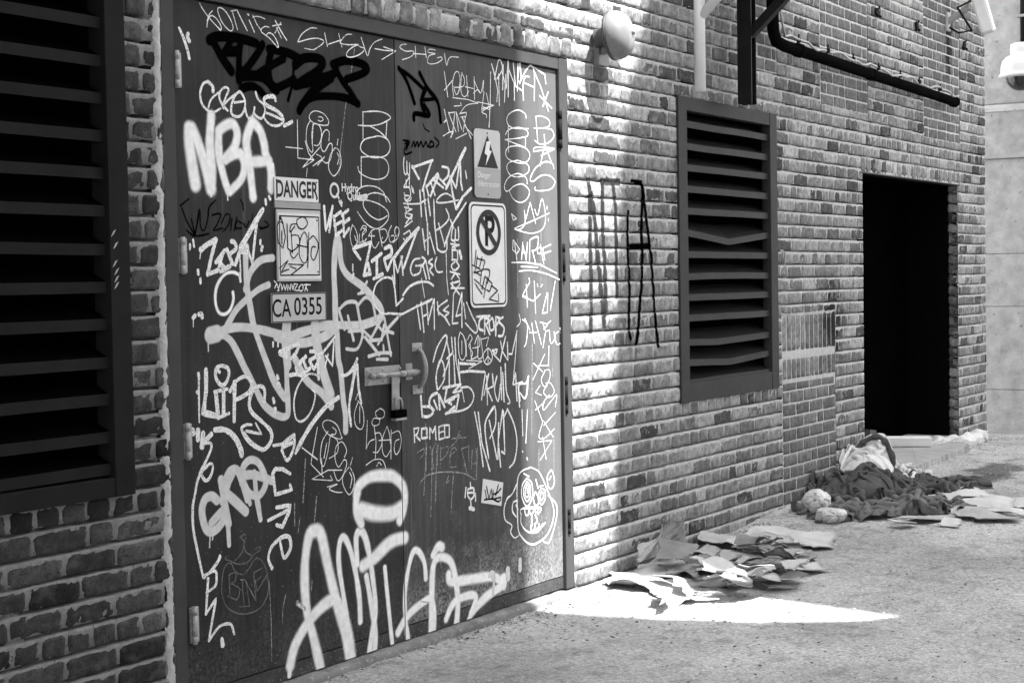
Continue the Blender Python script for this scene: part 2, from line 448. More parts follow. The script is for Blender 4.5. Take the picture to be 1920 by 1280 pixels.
def make_ground():
    xs = np.concatenate([[-300, -100, -30, -8, -2, 1, 2.5, 3.4], np.arange(4.0, 16.0, 0.035), [16.5, 18, 25, 60, 300]])
    ys = np.concatenate([[-300, -100, -30, -12, -7], np.arange(-5.0, 0.5, 0.035), [0.8, 2, 6, 30, 300]])
    X, Y = np.meshgrid(xs, ys, indexing='ij')
    H = np.vectorize(ground_h)(X, Y)
    near = (X > 3.5) & (X < 16) & (Y > -6) & (Y < 0.6)
    H = H + near * ((fbm(X * 1.3, Y * 1.3, 3) - 0.5) * 0.03 + (fbm(X * 17, Y * 17, 9) - 0.5) * 0.012)
    nx, ny = X.shape
    me = bpy.data.meshes.new("ground")
    vs = np.stack([X, Y, H], -1).reshape(-1, 3)
    idx = np.arange(nx * ny).reshape(nx, ny)
    fs = np.stack([idx[:-1, :-1], idx[1:, :-1], idx[1:, 1:], idx[:-1, 1:]], -1).reshape(-1, 4)
    me.from_pydata(vs.tolist(), [], fs.tolist())
    me.polygons.foreach_set("use_smooth", [True] * len(me.polygons))
    ma = bpy.data.materials.new("asphalt"); ma.use_nodes = True
    t = ma.node_tree; N = t.nodes; L = t.links; p = N["Principled BSDF"]
    p.inputs["Roughness"].default_value = 0.92; p.inputs["Specular IOR Level"].default_value = 0.2
    co = N.new("ShaderNodeTexCoord"); v = co.outputs["Object"]
    def noise(sc, det, rough=0.6):
        n = N.new("ShaderNodeTexNoise"); n.inputs["Scale"].default_value = sc; n.inputs["Detail"].default_value = det; n.inputs["Roughness"].default_value = rough
        L.new(v, n.inputs["Vector"]); return n.outputs[0]
    def rng(x, a, b, c, d):
        r = N.new("ShaderNodeMapRange"); r.inputs[1].default_value = a; r.inputs[2].default_value = b; r.inputs[3].default_value = c; r.inputs[4].default_value = d
        L.new(x, r.inputs[0]); return r.outputs[0]
    def mul(a, b):
        q = N.new("ShaderNodeMath"); q.operation = 'MULTIPLY'; L.new(a, q.inputs[0]); L.new(b, q.inputs[1]); return q.outputs[0]
    base = rng(noise(0.9, 7), 0.34, 0.66, 0.27, 0.48)
    base = mul(base, rng(noise(48, 7, 0.8), 0.3, 0.7, 0.6, 1.35))
    base = mul(base, rng(noise(120, 3, 0.6), 0.30, 0.40, 0.3, 1.0))
    vo = N.new("ShaderNodeTexVoronoi"); vo.inputs["Scale"].default_value = 85; L.new(v, vo.inputs["Vector"])
    base = mul(base, rng(vo.outputs["Color"], 0.15, 0.9, 0.8, 1.25))
    base = mul(base, rng(noise(7, 4), 0.34, 0.46, 0.7, 1.0))
    # a dark oil stain on the asphalt near the far doorway
    sx = N.new("ShaderNodeSeparateXYZ"); L.new(v, sx.inputs[0])
    st = GP(1865, 883); 
    d = N.new("ShaderNodeVectorMath"); d.operation = 'SUBTRACT'; L.new(v, d.inputs[0]); d.inputs[1].default_value = (st.x, st.y, st.z)
    d2 = N.new("ShaderNodeVectorMath"); d2.operation = 'MULTIPLY'; L.new(d.outputs[0], d2.inputs[0]); d2.inputs[1].default_value = (1.5, 5.0, 0)
    d3 = N.new("ShaderNodeVectorMath"); d3.operation = 'LENGTH'; L.new(d2.outputs[0], d3.inputs[0])
    ad = N.new("ShaderNodeMath"); ad.operation = 'ADD'; L.new(d3.outputs["Value"], ad.inputs[0]); L.new(rng(noise(5, 4), 0.3, 0.7, -0.4, 0.4), ad.inputs[1])
    base = mul(base, rng(ad.outputs[0], 0.6, 1.1, 0.3, 1.0))
    L.new(base, p.inputs["Base Color"])
    b = N.new("ShaderNodeBump"); b.inputs["Strength"].default_value = 0.9; b.inputs["Distance"].default_value = 0.006
    L.new(noise(110, 6, 0.7), b.inputs["Height"]); L.new(b.outputs[0], p.inputs["Normal"])
    me.materials.append(ma)
    o = bpy.data.objects.new("ground", me); link(o)
    tag(o, kind="structure")
make_ground()

# ------------------------------------------------------------------ buildings across the alley (they cast the shade and leave the slit of sun)
def to_plane(p, yp):
    p = Vector(p); t = (yp - p.y) / SUNV.y
    return p + SUNV * t
YB = -5.0
bl = lambda a, b, c: to_plane(a, YB)
def opposite():
    # the lit patch on the wall and the asphalt, carried along the sun's direction to the plane of the facing buildings
    left = [to_plane(p, YB) for p in [(6.41, 0, 6.0), (6.41, 0, 2.5), (6.44, 0, 0.0), (6.473, -.289, 0), (6.53, -.633, 0), (6.67, -1.022, 0), (6.77, -1.243, 0), (6.883, -1.373, 0), (7.07, -1.52, 0)]]
    YR = YB - 0.6
    midb = to_plane((7.07, -1.52, 0), YR)
    right = [to_plane(p, YR) for p in [(8.0, 0, 5.0), (7.72, 0, 2.93), (7.50, 0, 2.45), (7.41, 0, 2.1), (7.345, 0, 1.56), (7.31, 0, 0.76), (7.27, 0, 0.0), (7.16, -.8, 0), (7.1, -1.3, 0), (7.09, -1.5, 0)]]
    top = 15.5
    mid = left[-1]
    lp = [(p.x, p.z) for p in left]; rp = [(p.x, p.z) for p in right]
    a = MB(); a.prism([(-9, -0.2), (mid.x - 0.001, -0.2), (mid.x - 0.001, lp[-1][1])] + lp[::-1] + [(lp[0][0], top), (-9, top)], YB, YB - 0.5)
    ra = thing("brick_tenement", (0, YB - 4, 0), "tall plain rendered building across the alley on the left, behind the camera", "building")
    a.build("facade", M['render'], ra)
    b = MB(); b.prism([(midb.x + 0.001, -0.2), (17.0, -0.2), (17.0, RIGHT_TOP), (rp[0][0], RIGHT_TOP)] + rp + [(midb.x + 0.001, rp[-1][1])], YR, YR - 0.5)
    rb = thing("rendered_warehouse", (12, YB - 8, 0), "plain rendered building across the alley on the right, behind the camera", "building")
    b.build("facade", M['render'], rb)
RIGHT_TOP = 14.6
BLOCKER_X = 3.6
opposite()
fb = thing("light_blocker", (1.0, -2.4, 3.6), "unseen slab added over the alley to dim the left side", "light_blocker")  # out-of-view slab, added only to block sky light from the left part
g_ = MB(); g_.box((-7.0, YB + 0.002, 3.45), (BLOCKER_X, 0.0, 3.65)); g_.build("deck", M['core'], fb)  # the added slab of the light blocker, not a real deck
g_ = MB(); g_.box((BLOCKER_X - 0.06, YB + 0.002, 3.652), (BLOCKER_X, 0.0, 4.7)); g_.build("blocker_upstand", M['core'], fb)

# ------------------------------------------------------------------ the brick wall
COURSE = 0.0815
Z0 = -0.155
WALL_X0, WALL_X1, WALL_TOP = 2.2, 13.86, 4.62
OPEN = dict(
    vent_left=(2.2, 0.848, 3.955, 2.98), door=(4.145, -0.3, 6.885, 2.545),
    vent_right=(8.08, 0.85, 9.30, 2.45), doorway=(10.905, -0.3, 13.1, 2.20))
PATCH = dict(a=(10.146, 2.594, 11.033, 4.7), b=(12.25, 2.523, 13.154, 4.7), c=(9.02, 2.72, 9.432, 4.7), f=(9.468, -0.3, 10.38, 1.272))

def cut(bricks, rects, minw=0.022, minh=0.02):
    for r in rects:
        out = []
        for (u0, u1, v0, v1, t) in bricks:
            if u1 <= r[0] or u0 >= r[2] or v1 <= r[1] or v0 >= r[3]:
                out.append((u0, u1, v0, v1, t)); continue
            if u0 < r[0] - minw: out.append((u0, r[0], v0, v1, t))
            if u1 > r[2] + minw: out.append((r[2], u1, v0, v1, t))
            a, b = max(u0, r[0]), min(u1, r[2])
            if v1 > r[3] + minh and b - a > minw: out.append((a, b, r[3], v1, t))
            if v0 < r[1] - minh and b - a > minw: out.append((a, b, v0, r[1], t))
        bricks = out
    return bricks

def brick_mesh(bricks, O, U, N, rng, rough=1.0, proud=0.0, depth=0.048):
    """every brick a little relief of its own: worn corners, uneven face, rim running back into the mortar"""
    O = np.array(O); U = np.array(U); N = np.array(N); Zv = np.array((0, 0, 1.0))
    V = []; F = []; T = []; base = 0
    NV = 6
    for cls in (0, 1):
        NU = (7, 12)[cls]
        sel = [b for b in bricks if ((b[1] - b[0]) > 0.14) == bool(cls)]
        if not sel: continue
        A = np.array(sel); n = len(A)
        s = np.linspace(0, 1, NU); q = np.linspace(0, 1, NV)
        s = 0.5 + 0.5 * np.sign(s - .5) * np.abs(2 * s - 1) ** 0.8; q = 0.5 + 0.5 * np.sign(q - .5) * np.abs(2 * q - 1) ** 0.75
        Sg, Qg = np.meshgrid(s, q, indexing='ij')
        w = (A[:, 1] - A[:, 0])[:, None, None]; h = (A[:, 3] - A[:, 2])[:, None, None]
        u = A[:, 0][:, None, None] + w * Sg; v = A[:, 2][:, None, None] + h * Qg
        # slight tilt of each brick
        u = u + (rng.normal(0, .0008, (n, 1, 1)) * rough) * (Qg - .5) * 2
        v = v + (rng.normal(0, .0016, (n, 1, 1)) * rough) * (Sg - .5) * 2 + rng.normal(0, .0012, (n, 1, 1)) * rough
        eu = np.minimum(Sg, 1 - Sg) * w; ev = np.minimum(Qg, 1 - Qg) * h
        edge = np.minimum(eu, ev)
        on_u = (Sg < 1e-6) | (Sg > 1 - 1e-6); on_v = (Qg < 1e-6) | (Qg > 1 - 1e-6)
        # ragged outline
        jit = lambda a: (fbm(u * a + A[:, 4][:, None, None] * 90, v * a * 1.3, 21, 2) - 0.5)
        u = u + on_u * jit(38) * 0.009 * rough
        v = v + on_v * jit(31) * 0.010 * rough
        corner = on_u & on_v
        u = u + corner * np.where(Sg < .5, 1, -1) * 0.004 * rough
        v = v + corner * np.where(Qg < .5, 1, -1) * 0.004 * rough
        d = -0.0026 * np.exp(-edge / 0.0028)
        d = d + ((fbm(u * 42, v * 55, 5, 3) - 0.5) * 0.0042 + rng.normal(0, .0009, u.shape)) * rough
        d = d + rng.normal(0, .0013, (n, 1, 1)) * rough + proud
        chip = (rng.random((n, NU, NV)) < 0.05) * (on_u | on_v) * 0.008 * rough
        d = d - chip
        P = O + u[..., None] * U + v[..., None] * Zv + d[..., None] * N
        P = P.reshape(n, NU * NV, 3)
        # rim
        ring = [i * NV for i in range(NU)] + [(NU - 1) * NV + j for j in range(1, NV)] + [i * NV + NV - 1 for i in range(NU - 2, -1, -1)] + [j for j in range(NV - 2, 0, -1)]
        Rm = P[:, ring, :] - N * depth
        allp = np.concatenate([P, Rm], 1)
        k = NU * NV; m_ = len(ring)
        lf = []
        for i in range(NU - 1):
            for j in range(NV - 1):
                lf.append((i * NV + j, (i + 1) * NV + j, (i + 1) * NV + j + 1, i * NV + j + 1))
        for i in range(m_):
            j = (i + 1) % m_
            lf.append((ring[i], k + i, k + j, ring[j]))
        lf = np.array(lf)
        per = k + m_
        V.append(allp.reshape(-1, 3))
        F.append((lf[None] + (np.arange(n) * per)[:, None, None] + base).reshape(-1, 4))
        T.append(np.repeat(A[:, 4], per))
        base += n * per
    return np.concatenate(V), np.concatenate(F), np.concatenate(T)

def np_obj(name, V, F, T, mat_, parent, smooth=True):
    off = root_loc(parent)
    V = V - np.array(off)
    me = bpy.data.meshes.new(name)
    me.vertices.add(len(V)); me.vertices.foreach_set("co", V.astype(np.float32).ravel())
    me.loops.add(len(F) * 4); me.loops.foreach_set("vertex_index", F.astype(np.int32).ravel())
    me.polygons.add(len(F)); me.polygons.foreach_set("loop_start", np.arange(0, len(F) * 4, 4, dtype=np.int32))
    me.update(calc_edges=True)
    me.polygons.foreach_set("use_smooth", np.full(len(F), smooth))
    if T is not None:
        a = me.attributes.new("tone", 'FLOAT', 'POINT'); a.data.foreach_set("value", T.astype(np.float32))
    me.materials.append(mat_)
    o = bpy.data.objects.new(name, me)
    return link(o, parent)

rs = np.random.default_rng(11)
def tone():
    r = rs.random()
    if r < 0.09: return rs.uniform(0.05, 0.09)
    if r < 0.32: return rs.uniform(0.11, 0.17)
    if r < 0.85: return rs.uniform(0.18, 0.27)
    return rs.uniform(0.28, 0.40)
def course_bricks(u0, u1, v0, v1, header, shift, gap=0.0140):
    out = []; pitch = 0.108 if header else 0.2235
    u = u0 - shift
    while u < u1:
        L = pitch * rs.uniform(0.95, 1.05)
        if not header and rs.random() < 0.10: L = 0.112
        a = max(u, u0); b = min(u + L - gap, u1)
        if b - a > 0.02: out.append((a, b, v0, v1, tone()))
        u += L
    return out

wall = thing("brick_wall", (8.0, 0.2, 0.0), "long old brick wall with rough worn courses along the alley", "wall")
opens = list(OPEN.values()); patches = list(PATCH.values())
lintel_door = (4.05, 2.545, 6.98, 2.648)
lintel_way = (10.80, 2.20, 13.2, 2.305)
bricks = []
k = 0; z = Z0
while z < WALL_TOP:
    hd = abs(((z - 1.525 + 0.2) / COURSE) % 5 - 0.2 / COURSE) < 0.6
    bricks += course_bricks(WALL_X0, WALL_X1, z + 0.0170, z + COURSE, hd, rs.uniform(0.0, 0.2) if hd else (k % 2) * 0.112 + rs.uniform(0, 0.05))
    z += COURSE; k += 1
bricks = cut(bricks, opens + patches + [lintel_door, lintel_way])
for (x0, z0, x1, z1) in (lintel_door, lintel_way):
    bricks += course_bricks(x0, x1, z0 + 0.002, z1 - 0.010, True, 0.03)
V, F, T = brick_mesh(bricks, (0, 0, 0), (1, 0, 0), (0, -1, 0), rs)
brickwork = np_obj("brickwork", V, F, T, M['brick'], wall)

# jamb of the dark doorway
jb = []
z = Z0; k = 0
while z < 2.2:
    jb.append((0.006 + (k % 2) * 0.004, 0.085, z + 0.018, min(z + COURSE, 2.195), tone() * 0.8)); z += COURSE; k += 1
V, F, T = brick_mesh(jb, (13.1, 0, 0), (0, 1, 0), (-1, 0, 0), rs, 1.3)
np_obj("jamb", V, F, T, M['brick'], wall)

# mortar: struck joints, set back under the brick above and flush over the brick below
def mortar_sheet(name, x0, x1, z0, nc, course, rects, keep, ya, yb, yc, mat_, joint=0.011, dx=0.018, rough=1.0):
    xs = np.arange(x0, x1 + dx, dx)
    rows = []
    for i in range(nc):
        zz = z0 + i * course
        rows += [(zz - 0.003, ya), (zz + joint * 0.46, ya + 0.0006), (zz + joint * 0.52, yb), (zz + joint + 0.0015, yb), (zz + joint + 0.004, yc), (zz + course * 0.8, yc)]
    rows = np.array(rows)
    X, Zg = np.meshgrid(xs, rows[:, 0], indexing='ij')
    Y = np.broadcast_to(rows[:, 1], X.shape).copy()
    Y += ((fbm(X * 24, Zg * 60, 31, 3) - 0.5) * 0.0034 + rs.normal(0, .0004, X.shape)) * rough
    deep = np.isclose(rows[:, 1], yb)[None, :] * (yb > 0.008)
    Y += deep * (vnoise(X * 11, Zg * 7, 71) > 0.22) * (0.018 + 0.016 * vnoise(X * 40, Zg * 40, 72)) * rough
    Zj = Zg + (fbm(X * 20, Zg * 20, 44, 2) - 0.5) * 0.006 * rough
    V = np.stack([X, Y, Zj], -1).reshape(-1, 3)
    nx, nz = X.shape
    idx = np.arange(nx * nz).reshape(nx, nz)
    F = np.stack([idx[:-1, :-1], idx[1:, :-1], idx[1:, 1:], idx[:-1, 1:]], -1).reshape(-1, 4)
    cx = ((X[:-1, :-1] + X[1:, 1:]) / 2).ravel(); cz = ((Zg[:-1, :-1] + Zg[1:, 1:]) / 2).ravel()
    ok = np.ones(len(F), bool)
    for r in rects: ok &= ~((cx > r[0]) & (cx < r[2]) & (cz > r[1]) & (cz < r[3]))
    if keep: ok &= (cx > keep[0]) & (cx < keep[2]) & (cz > keep[1]) & (cz < keep[3])
    return np_obj(name, V, F[ok], None, mat_, wall)
shr = [(r[0] + .004, r[1] + .004, r[2] - .004, r[3] - .004) for r in opens] 
mortar_obj = mortar_sheet("mortar", WALL_X0, WALL_X1, Z0, int((WALL_TOP - Z0) / COURSE), COURSE, shr + patches, None, 0.0020, 0.0120, 0.0030, M['mortar'], joint=0.0170)

# blocked-up windows: smoother darker brick in clean pale mortar
for key, (x0, z0, x1, z1) in PATCH.items():
    pb = []; pc = 0.0745 if key != 'f' else 0.0775
    zt = z1 if key != 'f' else 0.84
    z = z0 - 0.008 if key != 'f' else z0; k = 0
    while z < zt - 0.02:
        for b in course_bricks(x0 + 0.012, x1 - 0.010, z + 0.011, min(z + pc, zt), False, (k % 2) * 0.112, 0.0105):
            pb.append((b[0], b[1] - 0.001, b[2], b[3], rs.uniform(0.10, 0.155)))
        z += pc; k += 1
    if key == 'f':           # two soldier courses above the blocked opening
        for (za, zb, pt) in ((0.866, 0.985, 0.075), (1.038, 1.262, 0.075)):
            u = x0 + 0.012
            while u < x1 - 0.03:
                pb.append((u, min(u + pt - 0.010, x1 - 0.01), za, zb, rs.uniform(0.11, 0.24))); u += pt
    V, F, T = brick_mesh(pb, (0, 0.001, 0), (1, 0, 0), (0, -1, 0), rs, 0.35)
    o = np_obj("infill_brickwork", V, F, T, M['brickclean'], wall)
    tag(o, "smooth dark infill bricks in clean pale joints")
    mortar_sheet("infill_mortar", x0, x1 - 0.016, z0 if key == 'f' else z0, int((z1 - z0) / 0.0745) + 1, 0.0745, [], (x0, z0, x1, z1), 0.004, 0.005, 0.0045, M['mortar_clean'], rough=0.3)

# solid body of the wall behind the facing
c = MB(); yb0, yb1 = 0.055, 0.42
def core(x0, x1, z0, z1): c.box((x0, yb0, z0), (x1, yb1, z1))
core(2.2, 3.955, -0.3, 0.848); core(2.2, 3.955, 2.98, WALL_TOP); core(3.955, 4.145, -0.3, WALL_TOP)
core(4.145, 6.885, 2.545, WALL_TOP); core(6.885, 8.08, -0.3, WALL_TOP)
core(8.08, 9.30, -0.3, 0.85); core(8.08, 9.30, 2.45, WALL_TOP); core(9.30, 10.905, -0.3, WALL_TOP)
core(10.905, 13.12, 2.20, WALL_TOP); core(13.13, WALL_X1 - 0.003, -0.3, WALL_TOP)
c.build("wall_core", M['core'], wall)
# cement fillet beside the door frame, and the ragged mortar bed over it
def fillet(x0, x1, z0, z1, nz, y=-0.004):
    g = MB(); vs = []; fs = []
    n = 5
    for i in range(nz + 1):
        zz = z0 + (z1 - z0) * i / nz
        wj = (vnoise(zz * 14, 1.0, 3) - .5) * 0.016 + (vnoise(zz * 60, 2.0, 3) - .5) * 0.008
        for j in range(n):
            s = j / (n - 1)
            xx = (x0 + wj) * (1 - s) + x1 * s
            yy = y + 0.012 * (abs(2 * s - 1) ** 2) + (vnoise(zz * 50, s * 9, 8) - .5) * 0.007
            vs.append((xx, yy, zz))
    for i in range(nz):
        for j in range(n - 1):
            a = i * n + j; fs.append((a, a + 1, a + n + 1, a + n))
    g.add(vs, fs, True); return g
fillet(4.098, 4.147, 0.03, 2.60, 240).build("cement_fillet", M['fillet'], wall, fix=False)

# black painted letters on the brick: strokes laid onto the relief of the bricks
bv = None
def paint_on_bricks(strokes, paint, label):
    me = brickwork.data; off = root_loc(brickwork)
    tree = bvhtree.BVHTree.FromPolygons([v.co + off for v in me.vertices], [p.vertices[:] for p in me.polygons])
    mm_ = mortar_obj.data
    tree2 = bvhtree.BVHTree.FromPolygons([v.co + off for v in mm_.vertices], [p.vertices[:] for p in mm_.polygons])
    g = MB(); cov = []
    for (w, pts) in strokes:
        P = [W(1060 + a / 3.2, 300 + b / 3.2) for a, b in pts]
        dense = []
        for a, b in zip(P[:-1], P[1:]):
            n = max(2, int((b - a).length / 0.006))
            dense += [a.lerp(b, i / n) for i in range(n)]
        dense.append(P[-1])
        vs = []; n = 5
        for i, p in enumerate(dense):
            t = (dense[min(i + 2, len(dense) - 1)] - dense[max(i - 2, 0)]).normalized(); s = Vector((t.z, 0, -t.x))
            for j in range(n):
                q = p + s * (w * (j / (n - 1) - .5))
                h = tree.ray_cast(Vector((q.x, -0.3, q.z)), Vector((0, 1, 0)), 0.32)
                h2 = tree2.ray_cast(Vector((q.x, -0.3, q.z)), Vector((0, 1, 0)), 0.32)
                yy = min(h[0].y if h[0] is not None else 0.006, h2[0].y if h2[0] is not None else 0.006)
                vs.append((q.x, min(yy, 0.006) - 0.0022, q.z)); cov.append(0.0 if j in (0, n - 1) else 0.95)
        fs = [(i * n + j, i * n + j + 1, (i + 1) * n + j + 1, (i + 1) * n + j) for i in range(len(dense) - 1) for j in range(n - 1)]
        g.add(vs, fs, False)
    o = g.build("painted_letters", PAINT[paint], wall, fix=False)
    a = o.data.attributes.new("cover", 'FLOAT', 'POINT'); a.data.foreach_set("value", cov)
    tag(o, label)
paint_on_bricks([
    (.046, [(135, 105), (145, 180), (148, 400), (152, 600), (156, 800), (152, 1040)]),
    (.050, [(150, 190), (170, 300), (185, 430), (195, 600), (215, 780), (235, 1010)]),
    (.044, [(222, 130), (222, 300), (228, 500), (238, 650), (242, 850), (240, 940)]),
    (.044, [(210, 128), (330, 132)]), (.040, [(285, 130), (298, 260), (304, 420), (306, 640), (308, 830)]),
], 'n', "tall thin worn letter in greyed black paint on the sunlit bricks")
paint_on_bricks([
    (.034, [(390, 130), (462, 138)]), (.030, [(375, 300), (372, 480), (380, 640), (385, 800), (382, 960), (384, 1050), (394, 1080)]),
    (.036, [(462, 140), (460, 280), (456, 420), (462, 560), (458, 760), (445, 880), (440, 1000), (425, 1110)]),
    (.034, [(462, 150), (478, 290), (495, 420), (510, 540), (522, 700), (534, 880), (546, 1010), (558, 1125)]),
    (.042, [(372, 535), (390, 520), (460, 518), (510, 516)]),
], 'k', "tall thin letter A in dripping black paint on the shaded bricks")

# ------------------------------------------------------------------ louvred vents
def louvre(name, label, x0, z0, x1, z1, fw, fb, ft, yf, tips, mat_, lip, bent=(), depth=0.16, blade=None):
    o = thing(name, ((x0 + x1) / 2, 0.0, z0), label, "vent")
    f = MB(); d = 0.045
    f.box((x0, yf, z0), (x0 + fw, d, z1), 0.003); f.box((x1 - fw, yf, z0), (x1, d, z1), 0.003)
    f.box((x0 + fw + .0005, yf + .002, z0 + .0005), (x1 - fw - .0005, d, z0 + fb), 0.003)
    f.box((x0 + fw + .0005, yf + .002, z1 - ft), (x1 - fw - .0005, d, z1 - .0005), 0.003)
    f.build("frame", mat_, o)
    b = MB(); b.box((x0 + 0.02, 0.24, z0 + 0.02), (x1 - 0.02, 0.26, z1 - 0.02))
    for (a, c_) in ((x0 + fw - .016, x0 + fw - .004), (x1 - fw + .004, x1 - fw + .016)): b.box((a, d + .001, z0 + .02), (c_, 0.239, z1 - .02))
    b.build("back_panel", M['black'], o)
    a, c_ = x0 + fw + 0.001, x1 - fw - 0.001
    for i, zt in enumerate(tips):
        s = MB(); n = 14; vs = []
        # lip, then blade rising inwards; bent ones sag in the middle
        yl = yf + 0.018
        prof = [(yl, -lip), (yl, 0), (yl + 0.004, 0.0), (yl + 0.004, -lip)]
        prof2 = [(yl + 0.0042, -.001), (yl + depth * 0.62, depth * 0.30), (yl + depth * 0.62, depth * 0.30 - 0.004), (yl + 0.0042, -0.006)]
        m_ = 4; vs2 = []
        for q in range(n + 1):
            u = q / n; x = a + (c_ - a) * u
            sag = 0
            for (bi, amt, pos) in bent:
                if bi == i: sag = -amt * max(0, 1 - abs(u - pos) / (pos if u < pos else 1 - pos))
            sag += (vnoise(u * 3 + i * 7.3, i * 1.7, 2) - .5) * 0.004
            for k_, (yy, dz) in enumerate(prof):
                vs.append((x, yy, zt + dz + sag))
            for k_, (yy, dz) in enumerate(prof2):
                vs2.append((x, yy, zt + dz + sag * (1.0 if yy < yl + 0.02 else 0.3)))
        fs = [(q * m_ + k_, q * m_ + (k_ + 1) % m_, (q + 1) * m_ + (k_ + 1) % m_, (q + 1) * m_ + k_) for q in range(n) for k_ in range(m_)]
        fs += [tuple(range(m_)), tuple(n * m_ + k_ for k_ in range(m_ - 1, -1, -1))]
        s.add(vs, fs)
        sl_ = s.build("slat", mat_, o)
        s2 = MB(); s2.add(vs2, fs); s2.build("blade", blade, sl_)
        if any(bi == i for bi, _, _ in bent): tag(sl_, "bent sagging slat")
    return o
lt = [W(200, y, 0.0).z for y in (-32, 37, 107, 176, 246, 316, 385, 457, 528, 597, 669, 738, 809, 869)]
vl = louvre("louvre_vent", "large dark louvred vent with wide slats, cut off by the left edge of the photo", 2.25, 0.825, 3.945, 3.0, 0.088, 0.063, 0.1, -0.03, lt, M['louvre_dark'], 0.036, depth=0.19, blade=M['blade_dark'])
for (px, py) in ((213, 437), (217, 460), (216, 494), (219, 509), (219, 523), (219, 535)):
    p = W(px, py, -0.031); s = 0.011; dm = MB()
    dm.prism([(p.x - s, p.z - .012), (p.x, p.z - .004), (p.x + s, p.z + .012), (p.x, p.z + .006)], -0.0312, -0.0302)
    dm.build("painted_diamond", M['signgrey'], vl)
tz = [W(1290, 160 + y / 2.0645, -0.012).z for y in (136, 222, 304, 388, 472, 556, 642, 727, 809, 890, 982, 1062, 1142)]
VX0, VX1 = W(1275, 460, -.012).x, W(1459, 460, -.012).x
vr = louvre("louvre_vent", "tall narrow grey louvred vent with bent slats, right of the double door", VX0, 0.824, VX1, 2.470, 0.105, 0.105, 0.072, -0.012, tz, M['louvre'], 0.036, bent=((5, 0.045, 0.5), (10, 0.012, 0.35), (11, 0.02, 0.48)), depth=0.17, blade=M['blade'])
# ------------------------------------------------------------------ the double steel door
YL = 0.020            # face of the leaves
SEAM = 5.504
door = thing("steel_double_door", (5.5, 0.03, 0.0), "wide dark steel double door covered in white graffiti tags", "door")
f = MB()
f.box((4.147, 0.004, 0.03), (4.208, 0.12, 2.540), 0.003); f.box((6.806, 0.004, 0.03), (6.883, 0.12, 2.540), 0.003)
f.box((4.2085, 0.006, 2.486), (6.8055, 0.12, 2.5395), 0.003)
f.build("door_frame", M['frame'], door)
b = MB(); b.box((4.15, 0.075, 0.0), (6.88, 0.118, 2.50)); b.build("door_backing", M['seam'], door)
b = MB(); b.box((4.2085, 0.022, 0.035), (6.8055, 0.07, 0.0915), 0.002); b.build("threshold_plate", M['doorlow'], door)
def leaf(x0, x1, name_label, mt):
    g = MB(); g.box((x0, YL, 0.096), (x1, 0.065, 2.480), 0.002)
    o = g.build("door_leaf", M[mt], door); tag(o, name_label)
    return o
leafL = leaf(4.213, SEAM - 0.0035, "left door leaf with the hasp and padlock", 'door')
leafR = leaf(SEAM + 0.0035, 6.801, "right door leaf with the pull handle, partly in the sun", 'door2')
def cyl_hinge(px0, py0, px1, py1, mt, r, y=0.004):
    g = MB(); a = W(px0, py0, y); b_ = W(px1, py1, y); x = (a.x + b_.x) / 2
    L = a.z - b_.z
    for q0, q1 in ((0, .22), (.235, .77), (.785, 1)):
        g.tube([(x, y, a.z - L * q0), (x, y, a.z - L * q1)], r, 14)
    g.box((x - 0.012, 0.0205, b_.z + 0.004), (x + 0.03, 0.012, a.z - 0.004), 0.001)
    return g.build("hinge", mt, None)
def hinge(parent, *a):
    g = cyl_hinge(*a)
    off = root_loc(parent); loc = g.location.copy()
    g.parent = parent; g.location = loc - off
    return g
for (x0_, y0_, x1_, y1_) in ((331, 95, 333, 165), (342, 444, 344, 514), (351, 793, 354, 862), (364, 1137, 367, 1207)):
    hinge(leafL, x0_, y0_, x1_, y1_, M['hinge'], 0.0085)
for (x0_, y0_, x1_, y1_) in ((1050, 208, 1051, 278), (1056, 457, 1057, 527), (1061, 706, 1062, 775), (1066, 954, 1067, 1000)):
    hinge(leafR, x0_, y0_, x1_, y1_, M['hinge_dark'], 0.010)
# sliding bolt with its hanging hasp on the left leaf
L7 = lambda a, b, y=YL: W(660 + a / 7.11, 620 + b / 7.11, y)
g = MB(); yp = YL - 0.004
c_ = [L7(172, 490, yp), L7(700, 448, yp), L7(700, 600, yp), L7(182, 738, yp)]
x0, x1 = c_[0].x, SEAM - 0.006; zt = (c_[0].z + c_[1].z) / 2; zb = L7(182, 738, yp).z
g.box((x0, yp, zb), (x1, YL + 0.001, zt), 0.0012)
for (a, b_) in ((200, 540), (205, 700), (410, 515), (640, 500), (415, 670)):
    q = L7(a, b_, yp); g.lathe([(0.0, -0.004), (0.005, -0.0035), (0.0065, 0.0)], (q.x, yp, q.z), (0, 1, 0), 12)
bolt = g.build("bolt_plate", M['steel'], leafL)
rod0 = L7(275, 620, yp - 0.016); rod1 = L7(865, 540, yp - 0.016); zr = (rod0.z + rod1.z) / 2
g = MB(); g.tube([(rod0.x, yp - .016, zr), (SEAM + 0.105, yp - .016, zr)], 0.0095, 16)
g.lathe([(0.0, 0), (0.013, 0.001), (0.014, 0.008), (0.012, 0.016), (0.009, 0.02)], (rod0.x - 0.012, yp - .016, zr), (1, 0, 0), 18)
for xc in (L7(330, 600).x, L7(620, 580).x, L7(690, 575).x): g.tube([(xc - 0.022, yp - .016, zr), (xc + 0.022, yp - .016, zr)], 0.0125, 16)
g.build("sliding_bolt", M['steel'], leafL)
g = MB(); q0 = L7(528, 622, yp - .01); q1 = L7(625, 622, yp - .01); qb = L7(560, 1075, yp - .01)
g.box((q0.x, yp - 0.012, qb.z), (q1.x, yp - 0.007, q0.z + 0.012), 0.001)
